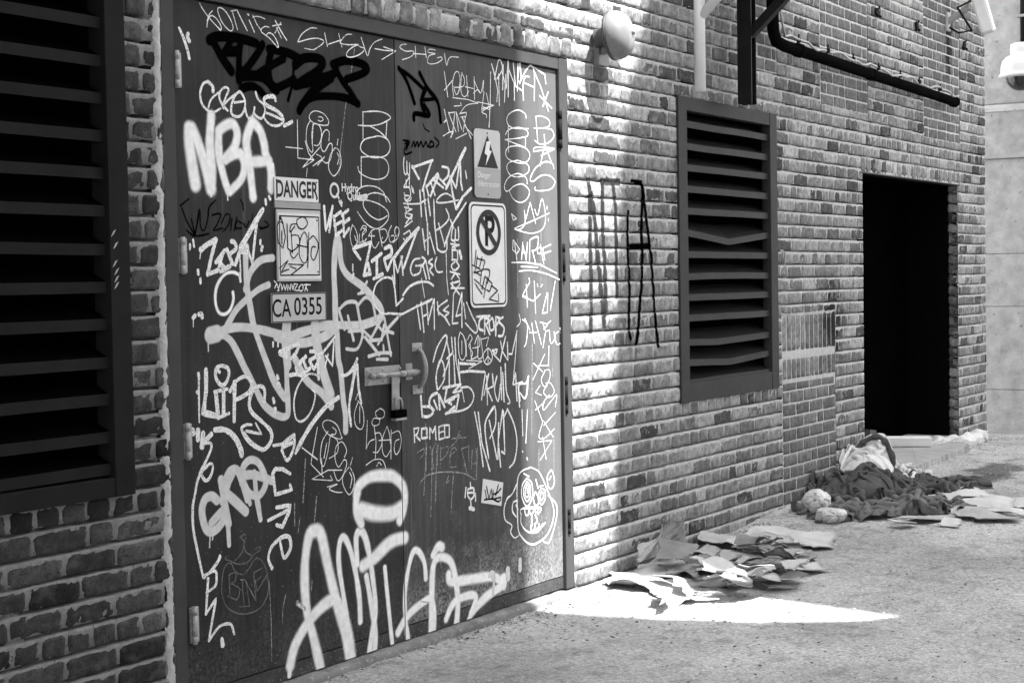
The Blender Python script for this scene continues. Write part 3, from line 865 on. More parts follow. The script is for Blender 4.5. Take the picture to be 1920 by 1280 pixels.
g.box((q0.x + .012, yp - 0.0135, qb.z + .01), (q1.x - .012, yp - 0.0122, qb.z + .055), 0.0004)
g.build("hasp", M['steel'], leafL)
# keeper and pull handle on the right leaf
g = MB(); a = L7(718, 440, yp); b_ = L7(805, 565, yp)
g.box((a.x, yp, zr - 0.030), (b_.x, YL + .001, a.z), 0.001)
g.tube([((a.x + b_.x) / 2 - 0.03, yp - .016, zr), ((a.x + b_.x) / 2 + 0.03, yp - .016, zr)], 0.0135, 16)
g.build("bolt_keeper", M['steel'], leafR)
g = MB(); t0 = L7(800, 165, yp); t1 = L7(935, 272, yp); u0 = L7(830, 728, yp); u1 = L7(952, 832, yp)
g.box((t0.x, yp - .001, t1.z), (t1.x, YL + .001, t0.z), 0.002); g.box((t0.x, yp - .001, u1.z), (t1.x, YL + .001, u0.z), 0.002)
for (xx, zz) in ((t0.x + .015, (t0.z + t1.z) / 2), (t1.x - .012, (t0.z + t1.z) / 2), (t0.x + .015, (u0.z + u1.z) / 2), (t1.x - .012, (u0.z + u1.z) / 2)):
    g.lathe([(0.0, -0.003), (0.004, -0.0025), (0.005, 0)], (xx, yp - .001, zz), (0, 1, 0), 10)
xm = (t0.x + t1.x) / 2
path = []
for i in range(21):
    s = i / 20; zz = t1.z + 0.010 + (u0.z - 0.010 - t1.z - 0.010) * s
    path.append((xm + 0.004, yp - 0.002 - 0.036 * min(1, (math.sin(math.pi * s)) ** 0.55), zz))
vs = []; n = 10
rad = [0.0075 + 0.003 * math.sin(math.pi * i / 20) for i in range(21)]
g.tube(path, 0.012, 12, True, rad)
g.build("pull_handle", M['steel'], leafR)
# the lower part of the leaves: rubbed bare and spattered
for lf, a, b_ in ((leafL, 4.2135, SEAM - .004), (leafR, SEAM + .004, 6.8005)):
    g = MB(); g.box((a, YL - 0.0008, 0.0962), (b_, YL + 0.001, 0.255))
    ##g.build("kick_plate", M['doorlow'], lf)

# padlock hanging from the hasp
a = L7(527, 1062, yp - .02); b_ = L7(690, 1180, yp - .02)
pl = thing("padlock", ((a.x + b_.x) / 2, yp - .02, b_.z), "small black padlock hanging from the hasp of the steel door", "padlock")
g = MB(); g.box((a.x + .004, yp - .038, b_.z + .010), (b_.x, yp - .010, a.z), 0.004); g.build("body", M['black'], pl)
g = MB(); g.box((a.x + .006, yp - .0375, b_.z), (b_.x - .002, yp - .0105, b_.z + .0095), 0.002); g.build("base_band", M['steel'], pl)
g = MB(); xs0 = a.x + .022; xs1 = b_.x - .016; zt = L7(600, 885).z
path = [(xs0, yp - .024, a.z - .002)] + [((xs0 + xs1) / 2 - (xs1 - xs0) / 2 * math.cos(t), yp - .024, zt - .028 + .028 * math.sin(t)) for t in np.linspace(0, math.pi, 13)] + [(xs1, yp - .024, a.z - .002)]
g.tube(path, 0.0052, 10); g.build("shackle", M['steel'], pl)

# ------------------------------------------------------------------ graffiti
GRAFFITI = [
('thin white marker tag reading BONIEST along the top edge','w',"""c4 4358,2472 4375,2452 4409,2425 4451,2399 4462,2392 4466,2405 4446,2427 4425,2437 4410,2435 4397,2417 4392,2395
c4 4422,2454 4404,2438 4394,2415
c4 4453,2469 4450,2456 4470,2422 4499,2401 4519,2396 4529,2409 4519,2432 4495,2458 4471,2470 4453,2469
p4 4552,2405 4526,2466
p4 4520,2466 4551,2474 4578,2439 4605,2407
p4 4616,2446 4644,2406
c6 4609,2466 4614,2464
p4 4636,2467 4657,2437 4682,2416
c4 4636,2459 4652,2464 4678,2465 4703,2461
c4 4725,2434 4703,2434 4683,2423 4682,2412 4727,2394 4774,2366 4767,2390 4744,2411 4721,2413 4711,2405
c6 4762,2461 4801,2420 4824,2399
p4 4768,2437 4794,2402
p4 4758,2417 4792,2459
p4 4745,2441 4795,2453"""),
('thin white marker tag reading SHEV with an arrow','w',"""c4 5005,2464 4966,2459 4917,2433 4892,2404 4895,2400 4958,2418 5007,2426 5043,2422 5039,2410 4999,2388 4978,2380 4929,2380
p4 5052,2451 5067,2402
p4 5067,2409 5152,2436
p4 5139,2459 5158,2410
c4 5223,2466 5189,2461 5159,2439 5148,2424 5196,2423 5263,2431 5233,2420 5195,2398 5187,2379 5216,2377 5262,2390 5297,2409 5301,2421 5278,2423 5263,2428
c4 5283,2461 5301,2428 5323,2394 5339,2423 5371,2452 5423,2471
p4 5372,2427 5433,2427 5515,2433
p4 5431,2441 5515,2433 5418,2389"""),
('thin pale scratch running down the left leaf','f',"""p4 5239,2412 5214,2319 5181,2212 5160,2121 5129,1984 5124,1916"""),
('two short white marker strokes beside the top hinge','w',"""c12 4253,2374 4272,2346 4291,2305 4300,2276
c17 4296,2360 4293,2349 4301,2337"""),
('big black spray tag with thick jagged letters','k',"""c38 4404,2351 4443,2367 4523,2375 4598,2373 4652,2367
c38 4413,2356 4436,2333 4465,2299 4514,2255
c38 4484,2318 4546,2328
c32 4523,2369 4484,2320
c37 4687,2367 4654,2327 4595,2271 4556,2253
c37 4566,2357 4558,2313 4555,2226
c46 4556,2243 4670,2251 4728,2229 4761,2211
c38 4664,2261 4737,2298 4804,2328
c38 4723,2354 4765,2356 4839,2351 4886,2339
c38 4736,2349 4717,2296 4725,2242 4741,2214 4815,2237 4863,2259
c38 4871,2312 4928,2343 5005,2351 5040,2337 4996,2298 4890,2246 4869,2234
c16 4865,2324 4852,2241 4826,2178
c43 4876,2239 4988,2266 5096,2299 5119,2319
c37 5097,2337 5186,2361 5284,2358 5321,2341 5275,2316 5184,2289
c37 5104,2335 5154,2282 5212,2237 5248,2200
c41 5088,2285 4987,2231 4915,2173 4890,2145
c32 4901,2169 4986,2203 5093,2216 5181,2215 5256,2200
c32 4567,2198 4618,2211 4662,2202 4697,2178"""),
('white marker tag reading GEOUS in loopy letters','w',"""c15 4416,2175 4414,2193 4391,2206
c9 4391,2207 4366,2196 4350,2163 4358,2127 4387,2106 4416,2102 4453,2119
c9 4390,2116 4406,2147 4449,2176
c9 4469,2124 4448,2155 4455,2180 4480,2195 4498,2188 4485,2166 4466,2132 4468,2120
c9 4490,2114 4472,2133 4516,2165 4554,2185
c10 4554,2187 4528,2166 4509,2127 4514,2101 4551,2098 4577,2120 4584,2154 4566,2182 4554,2185
p9 4528,2145 4578,2154
c9 4584,2133 4592,2105 4608,2094 4627,2110 4635,2137
c9 4643,2192 4655,2168 4686,2150 4692,2125 4672,2100 4646,2105 4631,2116
c15 4753,2172 4747,2184 4714,2182 4689,2171 4700,2151 4758,2134 4791,2116
c9 4791,2116 4797,2099 4770,2082 4730,2079 4698,2092 4685,2108
p9 4692,2123 4731,2117 4790,2103
c15 4800,2082 4844,2100"""),
('soft white spray paint letters NBA','s',"""c48 4290,2039 4290,1993 4301,1922 4316,1848
c48 4305,2038 4335,1988 4368,1917 4395,1835
c43 4404,2089 4394,1999 4398,1910 4396,1854
c36 4441,2041 4439,1961 4463,1877 4486,1830
c36 4441,2039 4476,2060 4516,2069 4538,2037 4522,1987 4472,1943
c36 4472,1939 4522,1962 4556,1964 4574,1927 4556,1877 4492,1829
c38 4620,2086 4587,2015 4599,1937 4617,1814
c41 4626,2083 4664,2054 4685,2005 4690,1975 4718,1918 4719,1850
c37 4615,1940 4712,1949
c5 4397,1829 4394,1809
c5 4479,1824 4480,1799
c12 4685,1806 4687,1791
c12 4705,1819 4711,1810
c19 4726,1935 4729,1893"""),
('thin white marker tag with a spiral and looping letters','w',"""p4 4877,2109 4876,2029 4875,1968 4971,1966
p4 4806,2005 4904,2004
c4 5001,2117 5017,2114 5033,2122 5022,2131 5004,2130
c4 5061,2103 5065,2121 5033,2145 4984,2151 4956,2139 4948,2121 4975,2105 5032,2100 5061,2104
c4 4955,2113 4933,2085 4928,2032 4951,1997 4965,2000 4961,2061 4975,2101 5010,2095 5020,2060 5001,2024 4973,2022
p4 4970,2101 4962,2026
p4 4921,2034 4940,1989 4971,1965 4900,1933 4957,1977 5011,2018
c4 5065,2044 5067,2077 5046,2084 5023,2060 5015,2016 5036,2001 5066,2032 5084,2029 5079,1988 5056,1960 5027,1963 5014,1980 4986,1988
p4 4964,1943 5031,1977 4991,1946 5035,1981
c4 5101,2019 5071,1988 5059,1943 5076,1917 5098,1913 5132,1946 5137,1982 5123,2013 5101,2019
c4 5115,2000 5126,1982 5114,1957
p4 5121,2053 5115,2030
p4 4929,1932 4923,1901"""),
('faint black marker scrawl below the NBA letters','b',"""p7 4238,1772 4282,1797
c7 4246,1764 4268,1721 4307,1674 4299,1702 4291,1729
c7 4307,1672 4320,1714 4334,1763 4337,1702 4355,1690 4374,1731 4384,1772 4418,1797
c7 4398,1744 4441,1749 4421,1712 4402,1691 4451,1700
c7 4446,1717 4465,1746 4490,1746 4482,1713 4451,1688
p7 4501,1734 4491,1693
p7 4526,1739 4512,1693
c7 4551,1719 4526,1726 4519,1701 4550,1702
c7 4563,1719 4575,1703 4592,1728
p7 4612,1753 4601,1707
c7 4627,1720 4659,1704
c7 4679,1730 4699,1713 4652,1700
c7 4547,1802 4559,1790 4562,1765
c7 4267,1689 4307,1670 4378,1679"""),
('white marker word WEE beside the framed sign','w',"""p14 5027,1793 5034,1700 5078,1788
p14 5079,1794 5055,1698
p14 5087,1756 5098,1685
p14 5085,1754 5130,1775
p14 5088,1721 5132,1737
p14 5096,1684 5135,1703
p14 5144,1767 5147,1681
p14 5137,1762 5176,1783
p14 5143,1729 5182,1749
p14 5145,1682 5180,1711"""),
('thin white marker letters stacked in a tall column on the left leaf','w',"""c5 5455,1822 5428,1844 5365,1856 5311,1848 5279,1825 5278,1798 5316,1767 5370,1750 5409,1757 5433,1767
c5 5283,2170 5376,2180 5439,2176 5470,2162 5454,2151 5398,2131 5327,2119 5253,2116
p5 5285,2171 5282,2066
c5 5327,2119 5397,2099 5451,2069
p5 5444,2144 5435,2078
c5 5369,2080 5295,2064 5267,2040 5270,2017 5316,1999 5362,1995 5433,2008 5462,2037 5451,2069 5412,2081 5369,2082
p5 5268,1996 5264,1875
c5 5268,1993 5378,2000 5433,1989 5451,1957 5430,1924 5375,1910 5313,1914 5256,1932 5245,1954
c5 5431,1823 5412,1858 5366,1879 5296,1881 5243,1865 5227,1842 5241,1824 5310,1824 5387,1810 5438,1784 5437,1751 5384,1718 5337,1716 5284,1738 5236,1778
c20 5245,1831 5295,1840"""),
('thin white marker tag with round letters and the number 69','w',"""c4 5203,1727 5186,1686 5200,1643 5230,1655 5231,1692 5210,1723
p4 5215,1684 5225,1664
p4 5247,1692 5242,1655 5272,1665
c4 5255,1706 5271,1724 5293,1718 5266,1692 5270,1658 5292,1674
c4 5268,1715 5293,1706 5269,1688
c4 5305,1683 5329,1707 5345,1709
p4 5313,1684 5346,1685
c4 5328,1707 5326,1656 5349,1637 5374,1661
c4 5376,1712 5385,1680 5396,1643
c4 5376,1708 5418,1713 5433,1685 5406,1659 5390,1666 5399,1680
c4 5462,1728 5441,1699 5452,1662 5481,1672 5477,1688 5457,1686
c4 5511,1696 5491,1686 5483,1709 5498,1724 5514,1712 5505,1682 5470,1660"""),
('white paint marker tag of jagged letters with dots','w',"""c21 4335,1623 4365,1640 4413,1659
c20 4412,1656 4387,1596 4367,1539
p16 4367,1538 4416,1551
c6 4335,1624 4329,1594
p16 4411,1580 4458,1621
p16 4417,1586 4456,1559
p16 4434,1547 4483,1567
p16 4451,1617 4422,1555
c16 4494,1654 4511,1650 4518,1629 4491,1613
p16 4470,1625 4496,1576 4513,1572 4536,1621
p9 4536,1621 4539,1555 4535,1522
p16 4541,1617 4576,1615
p12 4576,1636 4606,1571
p15 4632,1716 4618,1651 4606,1588
p21 4667,1770 4607,1705 4542,1630
p11 4297,1656 4301,1634
p11 4281,1640 4280,1626
p14 4651,1658 4650,1648
p14 4661,1636 4656,1624
p12 4318,1552 4319,1539
p12 4329,1523 4329,1509"""),
('pale spray paint curve like a letter C','s',"""c12 4538,1513 4532,1534 4495,1545 4452,1535 4414,1498 4403,1449 4417,1408 4447,1397 4478,1411 4498,1447 4496,1474"""),
('long sweeping pale spray lines crossing the left leaf','g',"""c32 4572,1634 4568,1567 4574,1484 4588,1421 4602,1361 4632,1293 4675,1210 4712,1144 4768,1081
c29 4717,1596 4661,1590 4622,1571 4589,1538 4565,1484
c27 4691,1498 4638,1483 4580,1454 4515,1414 4477,1374 4432,1322
c59 4375,1326 4408,1331
c36 4402,1331 4476,1347 4551,1348 4640,1337 4731,1319 4811,1310 4908,1324 5007,1338 5079,1340 5152,1336 5242,1333 5343,1350 5383,1366 5376,1398 5338,1432 5263,1484 5173,1526 5137,1557 5124,1589 5118,1652 5105,1676 5092,1634 5080,1544 5083,1454 5083,1365 5092,1293 5096,1207 5110,1161 5122,1047 5134,992 5133,928
c31 4439,1325 4481,1301 4522,1247 4546,1209 4595,1143 4644,1072 4695,1034 4747,1013 4777,1013 4788,1032 4784,1114 4784,1209
c50 4792,1364 4783,1287 4790,1200
c56 4957,1342 4965,1271 4988,1208 5001,1163 5041,1075
c37 4835,1220 4901,1137 4991,1083 5047,1030
c43 4730,1310 4865,1279 5005,1296 5071,1325
c6 4362,1304 4361,1271"""),
('tiny white tag squeezed between two signs','w',"""p5 4724,1512 4737,1503 4726,1486
p5 4737,1503 4749,1477
p5 4757,1503 4743,1475
p5 4763,1498 4766,1477 4777,1498 4786,1477 4794,1498
p5 4800,1476 4800,1498 4816,1476 4817,1498
p5 4824,1498 4830,1478 4838,1497
p5 4838,1500 4859,1499 4837,1476 4861,1475
c5 4879,1497 4865,1486 4871,1473 4888,1477 4889,1495 4879,1497
p5 4896,1496 4934,1496
p5 4912,1499 4899,1473
p5 4906,1488 4916,1473"""),
('white paint drips and blots','w',"""p9 4710,1288 4709,1273
p9 4738,1287 4737,1272
c16 4289,1389 4298,1397
c16 4318,1400 4330,1402 4334,1390
p5 4289,1387 4288,1359"""),
('white paint marker tag of jagged letters over the pale sweeping lines','w',"""c21 4748,1249 4785,1234
c14 4745,1251 4796,1262 4854,1276 4843,1247 4808,1222
c14 4803,1162 4833,1164 4867,1158
p15 4837,1186 4850,1163
p15 4855,1202 4897,1227
p15 4880,1219 4903,1174
p15 4867,1158 4920,1182
c15 4926,1245 4954,1242 4955,1224 4918,1212
p15 4918,1210 4945,1176 4985,1222
p15 4972,1139 4967,1201
p10 5017,1225 5058,1183 5070,1277
p10 4939,1220 5003,1239 5077,1294
p9 5032,1229 5012,1183
p15 4729,1164 4733,1155
p15 4703,1082 4708,1069
p15 4712,1045 4713,1034
p15 4735,1136 4741,1127"""),
('white oval and slash in marker','w',"""c9 4972,1143 4951,1157 4902,1158 4852,1124 4823,1069 4828,1008 4855,986 4897,998 4933,1035 4949,1083 4928,1102
c19 5092,1060 5011,1029 4924,970 4859,909 4827,873"""),
('white marker arrow pointing upward beside the bolt plate','w',"""c16 5215,1202 5184,1163 5139,1143 5117,1146
c16 5209,1187 5178,1090 5158,1019 5168,945
p16 5215,1179 5221,1087 5236,1029"""),
('white paint marker tag reading LIPS in tall letters','w',"""p21 4347,1206 4345,1135 4329,1059 4399,1042
p9 4311,1194 4308,1138 4307,1029
p14 4308,1196 4311,1182
p14 4300,1134 4306,1130
c14 4416,1196 4404,1211 4429,1217 4460,1206 4464,1181 4445,1153 4420,1151 4397,1177 4399,1209 4423,1218
p15 4389,1128 4453,1134
p19 4395,1124 4404,1037
p19 4435,1121 4432,1043
p14 4404,1035 4460,1047
p19 4494,1155 4487,1018
c15 4469,1125 4501,1158 4551,1172 4585,1153 4575,1120 4536,1102 4498,1092
c16 4654,1077 4655,1119 4626,1133 4587,1115 4570,1074 4585,1040 4641,1001 4686,964 4686,929 4651,903 4619,908 4569,936 4533,973 4526,990 4552,999 4577,997
p10 4551,977 4634,958 4603,1000"""),
('pale curved marker stroke under the LIPS tag','w',"""c24 4388,995 4439,990 4488,960 4517,916 4523,894"""),
('white squiggle tag running down beside the hinges','w',"""c21 4273,1003 4275,993
p20 4299,1001 4298,969
c19 4325,989 4317,941
c19 4366,981 4330,958
c12 4324,952 4359,951 4365,934 4340,896 4324,877 4303,851
c12 4303,851 4357,880 4371,864 4355,833 4331,823 4308,850
c12 4309,854 4290,824 4278,785 4264,738 4264,666 4282,586 4308,489
c12 4314,488 4356,510 4394,541 4397,553 4384,530
c12 4308,493 4368,502 4376,478 4369,450 4324,433
p12 4333,481 4318,360
p12 4318,360 4371,404 4330,268
c12 4330,264 4379,300 4416,306 4447,298 4461,264
p19 4397,255 4400,234"""),
('white paint marker letters stacked down the left leaf','w',"""p15 4701,911 4750,911 4819,939
c15 4819,937 4817,896 4789,855 4769,853 4746,889
p15 4750,900 4811,912
p15 4790,798 4747,820 4708,824 4691,809 4699,765 4704,730 4799,737 4789,755
p15 4709,682 4787,681 4779,656 4740,607 4707,618
p15 4662,641 4779,665
c15 4676,464 4657,501 4678,543 4739,569 4779,561 4783,521 4746,492 4725,551"""),
('pale spray tag reading GARO with an A crossing an O','g',"""c48 4387,748 4361,765 4327,758 4310,718 4327,658 4361,641 4407,662 4434,702
p41 4357,672 4413,708
p48 4412,816 4428,734 4445,657
p45 4419,741 4449,806 4482,846
p48 4442,763 4492,726 4538,689
c43 4430,808 4459,842 4496,843 4523,798 4549,732
p30 4443,657 4446,582
c39 4550,757 4523,810 4534,853 4573,871 4620,850 4652,783 4616,739 4559,753 4523,810
c41 4524,819 4590,815 4686,783
p33 4590,825 4597,745 4618,650
c28 4518,792 4545,760 4563,714
p8 4350,636 4344,588
p8 4365,634 4360,613"""),
('faint grey outline of a crowned circle with the letters BINE','d',"""c5 4405,471 4403,415 4433,360 4507,325 4593,326 4643,362 4654,417 4637,478 4599,513 4570,501 4540,474 4512,466 4475,484 4457,512 4430,516 4410,488 4405,458
c5 4476,522 4514,547 4525,584 4502,603 4516,604 4531,611 4535,589 4525,571 4538,541 4571,526
c5 4485,508 4541,505 4581,531
c5 4435,544 4423,536 4448,526 4485,508
c5 4586,546 4610,552 4615,542 4585,531
p5 4442,477 4444,405
c5 4442,477 4475,478 4474,447 4450,445 4496,418 4481,383 4430,404
p5 4511,447 4517,352
p5 4502,449 4525,446
p5 4494,353 4541,348
p5 4530,444 4547,346
p5 4530,438 4584,359 4573,444
p5 4573,462 4590,396
p5 4573,462 4617,472
p5 4582,429 4616,443
p5 4590,393 4645,441"""),
('pale vertical scratches on the left leaf','f',"""p6 4883,843 4874,765 4863,680
p6 4946,694 4927,596
p4 4908,383 4902,344
p4 4728,249 4735,313 4752,356
p4 4664,126 4665,287 4659,417
p6 4814,687 4811,602
p6 4831,573 4843,630
p22 4817,311 4857,282"""),
('thin white marker tag of looping letters right of the tall slash','w',"""p4 4958,956 4919,838 4915,820 4988,764
p6 4865,887 4954,834
c4 5051,948 5073,933 5065,920 5043,922
c4 5108,900 5081,952 5031,977 4995,973 4994,951 5029,921 5094,899 5110,905
c4 5022,935 4985,898 4972,837 4989,804 5016,850 5036,920
p4 5013,891 4994,835
c4 5036,920 5079,894 5077,849 5026,831
c4 5121,826 5136,852 5108,887 5071,872 5062,828 5083,792 5120,817 5135,798 5104,751 5074,741 5053,779
p4 5104,778 5017,787 4917,763 5045,744 5031,764
p4 4979,836 4981,773
c4 5149,785 5111,755 5110,719 5146,678 5176,702 5181,743 5157,782
c4 5152,764 5166,740 5154,704
p4 5173,819 5158,791
c4 5011,723 5073,727 5022,715 5065,697 5102,692"""),
('thin white marker tag of rounded letters under the padlock','w',"""c4 5231,1051 5220,1070 5201,1044
c4 5215,1032 5191,990 5197,944 5231,925 5251,949 5245,1004 5215,1039
p4 5226,1015 5224,951
p4 5274,956 5263,846
c4 5361,998 5329,984 5344,960 5383,961 5388,984 5361,998
c4 5356,959 5351,936 5316,932 5303,944 5320,962 5359,954
p4 5318,934 5329,868 5322,803
c4 5322,901 5358,898 5368,859 5339,825 5308,828
c4 5263,846 5287,872 5318,878
c4 5406,922 5373,878 5371,826 5394,801 5427,826
p4 5347,871 5428,866
c4 5406,922 5421,888 5427,849
p4 5433,905 5427,788
c4 5437,891 5485,896 5501,862 5491,824 5466,803 5451,823 5460,856 5486,863
c4 5260,781 5315,797 5370,789 5392,751
c4 5330,770 5346,784 5361,771"""),
('large soft white spray tag across the bottom of both leaves','s',"""c58 4768,85 4801,157 4882,228 4968,272 5044,283 5097,222 5127,121 5146,14
c26 4781,148 4762,50
c56 4957,9 4916,141 4871,283 4865,436 4892,544 4924,565 4966,547 5003,428 5045,299 5106,139 5130,20
c33 5203,172 5198,273 5165,417 5118,509 5084,504 5073,417 5109,241 5147,41
c37 5249,6 5278,106 5304,206 5286,349 5255,473 5220,525 5187,503 5191,399
c61 5227,386 5309,409 5393,446 5453,458 5514,457
c28 5372,357 5391,205 5415,30 5438,-86
c33 5659,268 5649,336 5606,389 5562,381 5514,263 5507,148 5527,7 5541,-97
c41 5453,79 5529,137 5643,172 5697,173 5716,96 5695,-26 5673,-102 5572,-89
c56 5259,-31 5318,-8 5414,8 5486,-31 5509,-104
c37 5250,-148 5277,-20 5300,87 5284,196 5248,341
c46 5689,-10 5703,231 5719,317 5765,340 5844,309 5881,224 5895,124 5875,7 5838,-76
c43 5714,355 5754,386 5782,378
c41 5803,69 5865,129 5975,141 6037,122 6000,60 5949,-7 5930,-42
c50 5829,255 5848,222 6004,208 6174,191 6246,157 6258,140 6114,109 6000,60
p13 4822,305 4857,282
c52 6247,165 6276,168 6268,138"""),
('soft white spray ring like open lips above the large tag','s',"""c56 5196,674 5214,706 5284,730 5378,727 5449,712 5509,666 5520,614 5506,566 5480,533
c74 5223,609 5314,583 5421,569 5494,582
c48 5197,688 5191,606 5221,554
c37 5221,574 5226,549"""),
('black spray mark of angular strokes at the top of the right leaf','k',"""c22 5533,2368 5589,2317 5640,2234
c21 5535,2363 5606,2343 5705,2299
c24 5682,2360 5739,2302 5811,2250 5830,2171
c27 5722,2301 5691,2245 5710,2203
c22 5634,2167 5643,2191 5744,2192 5711,2232
c19 5687,2250 5781,2262"""),
('thin white marker tag reading SHEV at the top of the right leaf','w',"""c4 5590,2469 5557,2463 5544,2450 5585,2440 5634,2446 5642,2435 5608,2417 5559,2403
p4 5652,2467 5655,2422
p4 5634,2436 5731,2442
p4 5722,2472 5731,2429
c4 5798,2468 5753,2466 5744,2453 5797,2452 5752,2439 5739,2413 5760,2406 5812,2416 5849,2435 5839,2443 5812,2436
c4 5866,2461 5882,2413 5896,2439 5919,2452 5974,2456"""),
('thin white marker tag of tall looped letters over a star','w',"""p4 5863,2385 5886,2280
p4 5861,2306 5924,2353
c4 5931,2287 5924,2339 5943,2385 5970,2393 5983,2364 5972,2313 5949,2296 5933,2329
c4 5998,2393 5987,2334 5995,2300 6022,2293 6050,2320
c4 5998,2390 6017,2367 6007,2336 5941,2325
p4 6034,2384 6042,2294
p4 6023,2335 6088,2333
p4 6094,2384 6095,2286
c4 6093,2369 6143,2318 6169,2376 6162,2325
c4 6087,2313 6120,2331 6143,2318
p4 6172,2326 6150,2245
p4 6191,2322 6217,2250
p4 5922,2280 6040,2282 6123,2273
c4 6123,2273 6030,2256 5974,2214
p4 6119,2278 6254,2274 6151,2250
c4 6160,2261 6217,2250
p6 6229,2418 6220,2273 6208,2175
p4 5934,2245 5989,2252 5984,2263
c4 6208,2262 6150,2237 6188,2228 6187,2215"""),
('white marker tag of tall dripping letters in the top right corner','w',"""p7 6238,2454 6261,2410 6286,2341 6276,2293
c7 6260,2390 6297,2476 6321,2468 6325,2437 6279,2392
p7 6295,2414 6297,2277
p7 6335,2459 6327,2349
p7 6324,2427 6359,2357 6376,2484
p7 6380,2479 6373,2322
p7 6354,2419 6340,2294
p7 6420,2478 6437,2375
p7 6379,2448 6427,2385 6425,2311
p7 6461,2480 6452,2355
c7 6476,2481 6458,2403 6484,2411 6481,2484
p7 6437,2375 6497,2359
c7 6561,2429 6525,2425 6504,2391 6504,2318
c7 6473,2389 6510,2434 6542,2464 6573,2480 6604,2454 6600,2324
p7 6514,2397 6601,2384
p7 6573,2482 6699,2452 6708,2410
p7 6594,2469 6665,2385 6728,2285
p7 6728,2374 6678,2304
p7 6648,2350 6758,2301"""),
('thin white marker tag of narrow letters left of the hazard sign','w',"""p5 5858,2225 5870,2191 5895,2134
p5 5854,2170 5870,2181
p5 5889,2215 5923,2165 5944,2137
p5 5893,2213 5938,2220 5922,2146 5905,2110
p5 5947,2222 5964,2141
p5 5951,2217 5990,2150
p5 5978,2217 6029,2226 6024,2208 5984,2202
p5 5992,2205 6062,2115
p5 6019,2207 6001,2141
p5 5846,2113 5891,2131 5926,2138 5903,2110
p5 5943,2107 6026,2135
p5 6013,2167 6077,2130"""),
('small black marker scrawl on the right leaf','k',"""c9 5556,2076 5597,2074 5563,2043 5567,2020 5613,2032
c9 5568,2063 5597,2069 5573,2039
c9 5613,2053 5631,2076 5638,2055 5656,2077 5663,2056 5681,2079 5697,2058 5719,2081 5731,2060 5758,2086 5776,2068 5744,2059
c9 5784,2102 5814,2082 5792,2061
c6 5700,2153 5712,2134 5744,2124"""),
('white marker letters running down beside the seam of the right leaf','w',"""c6 5558,2007 5553,1976 5560,1941 5575,1944 5577,1992
c6 5575,1949 5593,1936 5596,1986
p6 5554,1891 5594,1931
p6 5594,1931 5591,1888
p6 5569,1915 5571,1887
p6 5554,1886 5593,1888
c6 5554,1884 5593,1883 5597,1850 5565,1835 5554,1863
c6 5561,1853 5598,1850 5600,1836 5569,1829 5555,1841
p6 5548,1820 5614,1819
p6 5577,1826 5582,1802
p6 5554,1805 5607,1798
p6 5564,1806 5565,1785 5605,1798
p6 5557,1781 5608,1776 5604,1758 5561,1764 5560,1780
p6 5608,1776 5562,1739
p6 5553,1725 5608,1750
p6 5546,1695 5587,1711 5597,1692
p6 5606,1893 5614,1867
p6 5616,1884 5622,1865
p6 5543,1677 5561,1663
p6 5564,1680 5570,1673"""),
('white paint marker tag of jagged letters at the upper middle of the right leaf','w',"""p12 5615,1969 5764,2006
p12 5615,1974 5661,1925
p12 5757,2004 5710,1926 5685,1877
p12 5713,1897 5729,1859
p12 5713,1893 5801,1952
p12 5762,1928 5839,1895
p12 5742,1855 5805,1945
c12 5835,1983 5879,1978 5878,1948 5840,1922
p12 5809,1935 5870,1899
p17 6015,2070 5940,1986 5861,1893
p12 5893,1944 5909,1875 5934,1807
p12 5972,2027 5975,1923 5986,1892
p12 5902,1935 5937,1896 5972,2025
p15 5938,1812 5990,1863 6055,1901
c7 5953,1847 5863,1834 5789,1832 5811,1857 5864,1871 5926,1851
p7 5597,1819 5673,1823
p10 6013,1972 6020,1944"""),
('white streaky marker tag of crossed vertical letters','w',"""p9 5666,1876 5675,1771
p9 5692,1887 5713,1752
p9 5725,1845 5739,1777
p9 5664,1823 5707,1839
p9 5744,1918 5777,1861
p9 5680,1718 5696,1633
p9 5717,1743 5717,1615
p9 5689,1665 5728,1684
p9 5730,1704 5769,1617
p9 5767,1841 5769,1744 5787,1636
c9 5787,1636 5821,1624 5857,1634 5858,1676
c9 5858,1805 5879,1771 5843,1740 5781,1714
p9 5799,1744 5844,1649
p10 6012,1836 5896,1736 5840,1649
p9 5889,1761 5913,1727"""),
('white marker letters running down the middle of the right leaf','w',"""c9 5904,1729 5894,1680 5921,1677 5927,1720
c9 5925,1677 5950,1680 5949,1730
p9 5889,1659 5952,1655
p9 5900,1645 5952,1655
p9 5920,1670 5921,1635
p9 5897,1635 5939,1630 5940,1590 5896,1593
p9 5900,1635 5898,1590
c16 5955,1628 5968,1598
c9 5918,1583 5890,1566 5912,1547 5949,1563 5931,1583
p9 5881,1541 5954,1529
p9 5921,1536 5889,1511
p9 5921,1536 5951,1510
p9 5883,1490 5951,1500
p9 5897,1496 5896,1471
p9 5892,1484 5949,1444
p9 5887,1471 5987,1470
p9 5955,1490 5904,1446"""),
('white marker tag reading GREL beside the seam','w',"""c9 5657,1597 5615,1590 5589,1556 5605,1528 5655,1539 5665,1571
p9 5627,1566 5669,1568
c9 5674,1602 5695,1590 5673,1563
p9 5677,1571 5701,1512
p9 5699,1590 5724,1512
c9 5747,1595 5720,1580 5750,1568 5728,1549 5753,1527
c9 5781,1600 5767,1571 5784,1541 5820,1541"""),
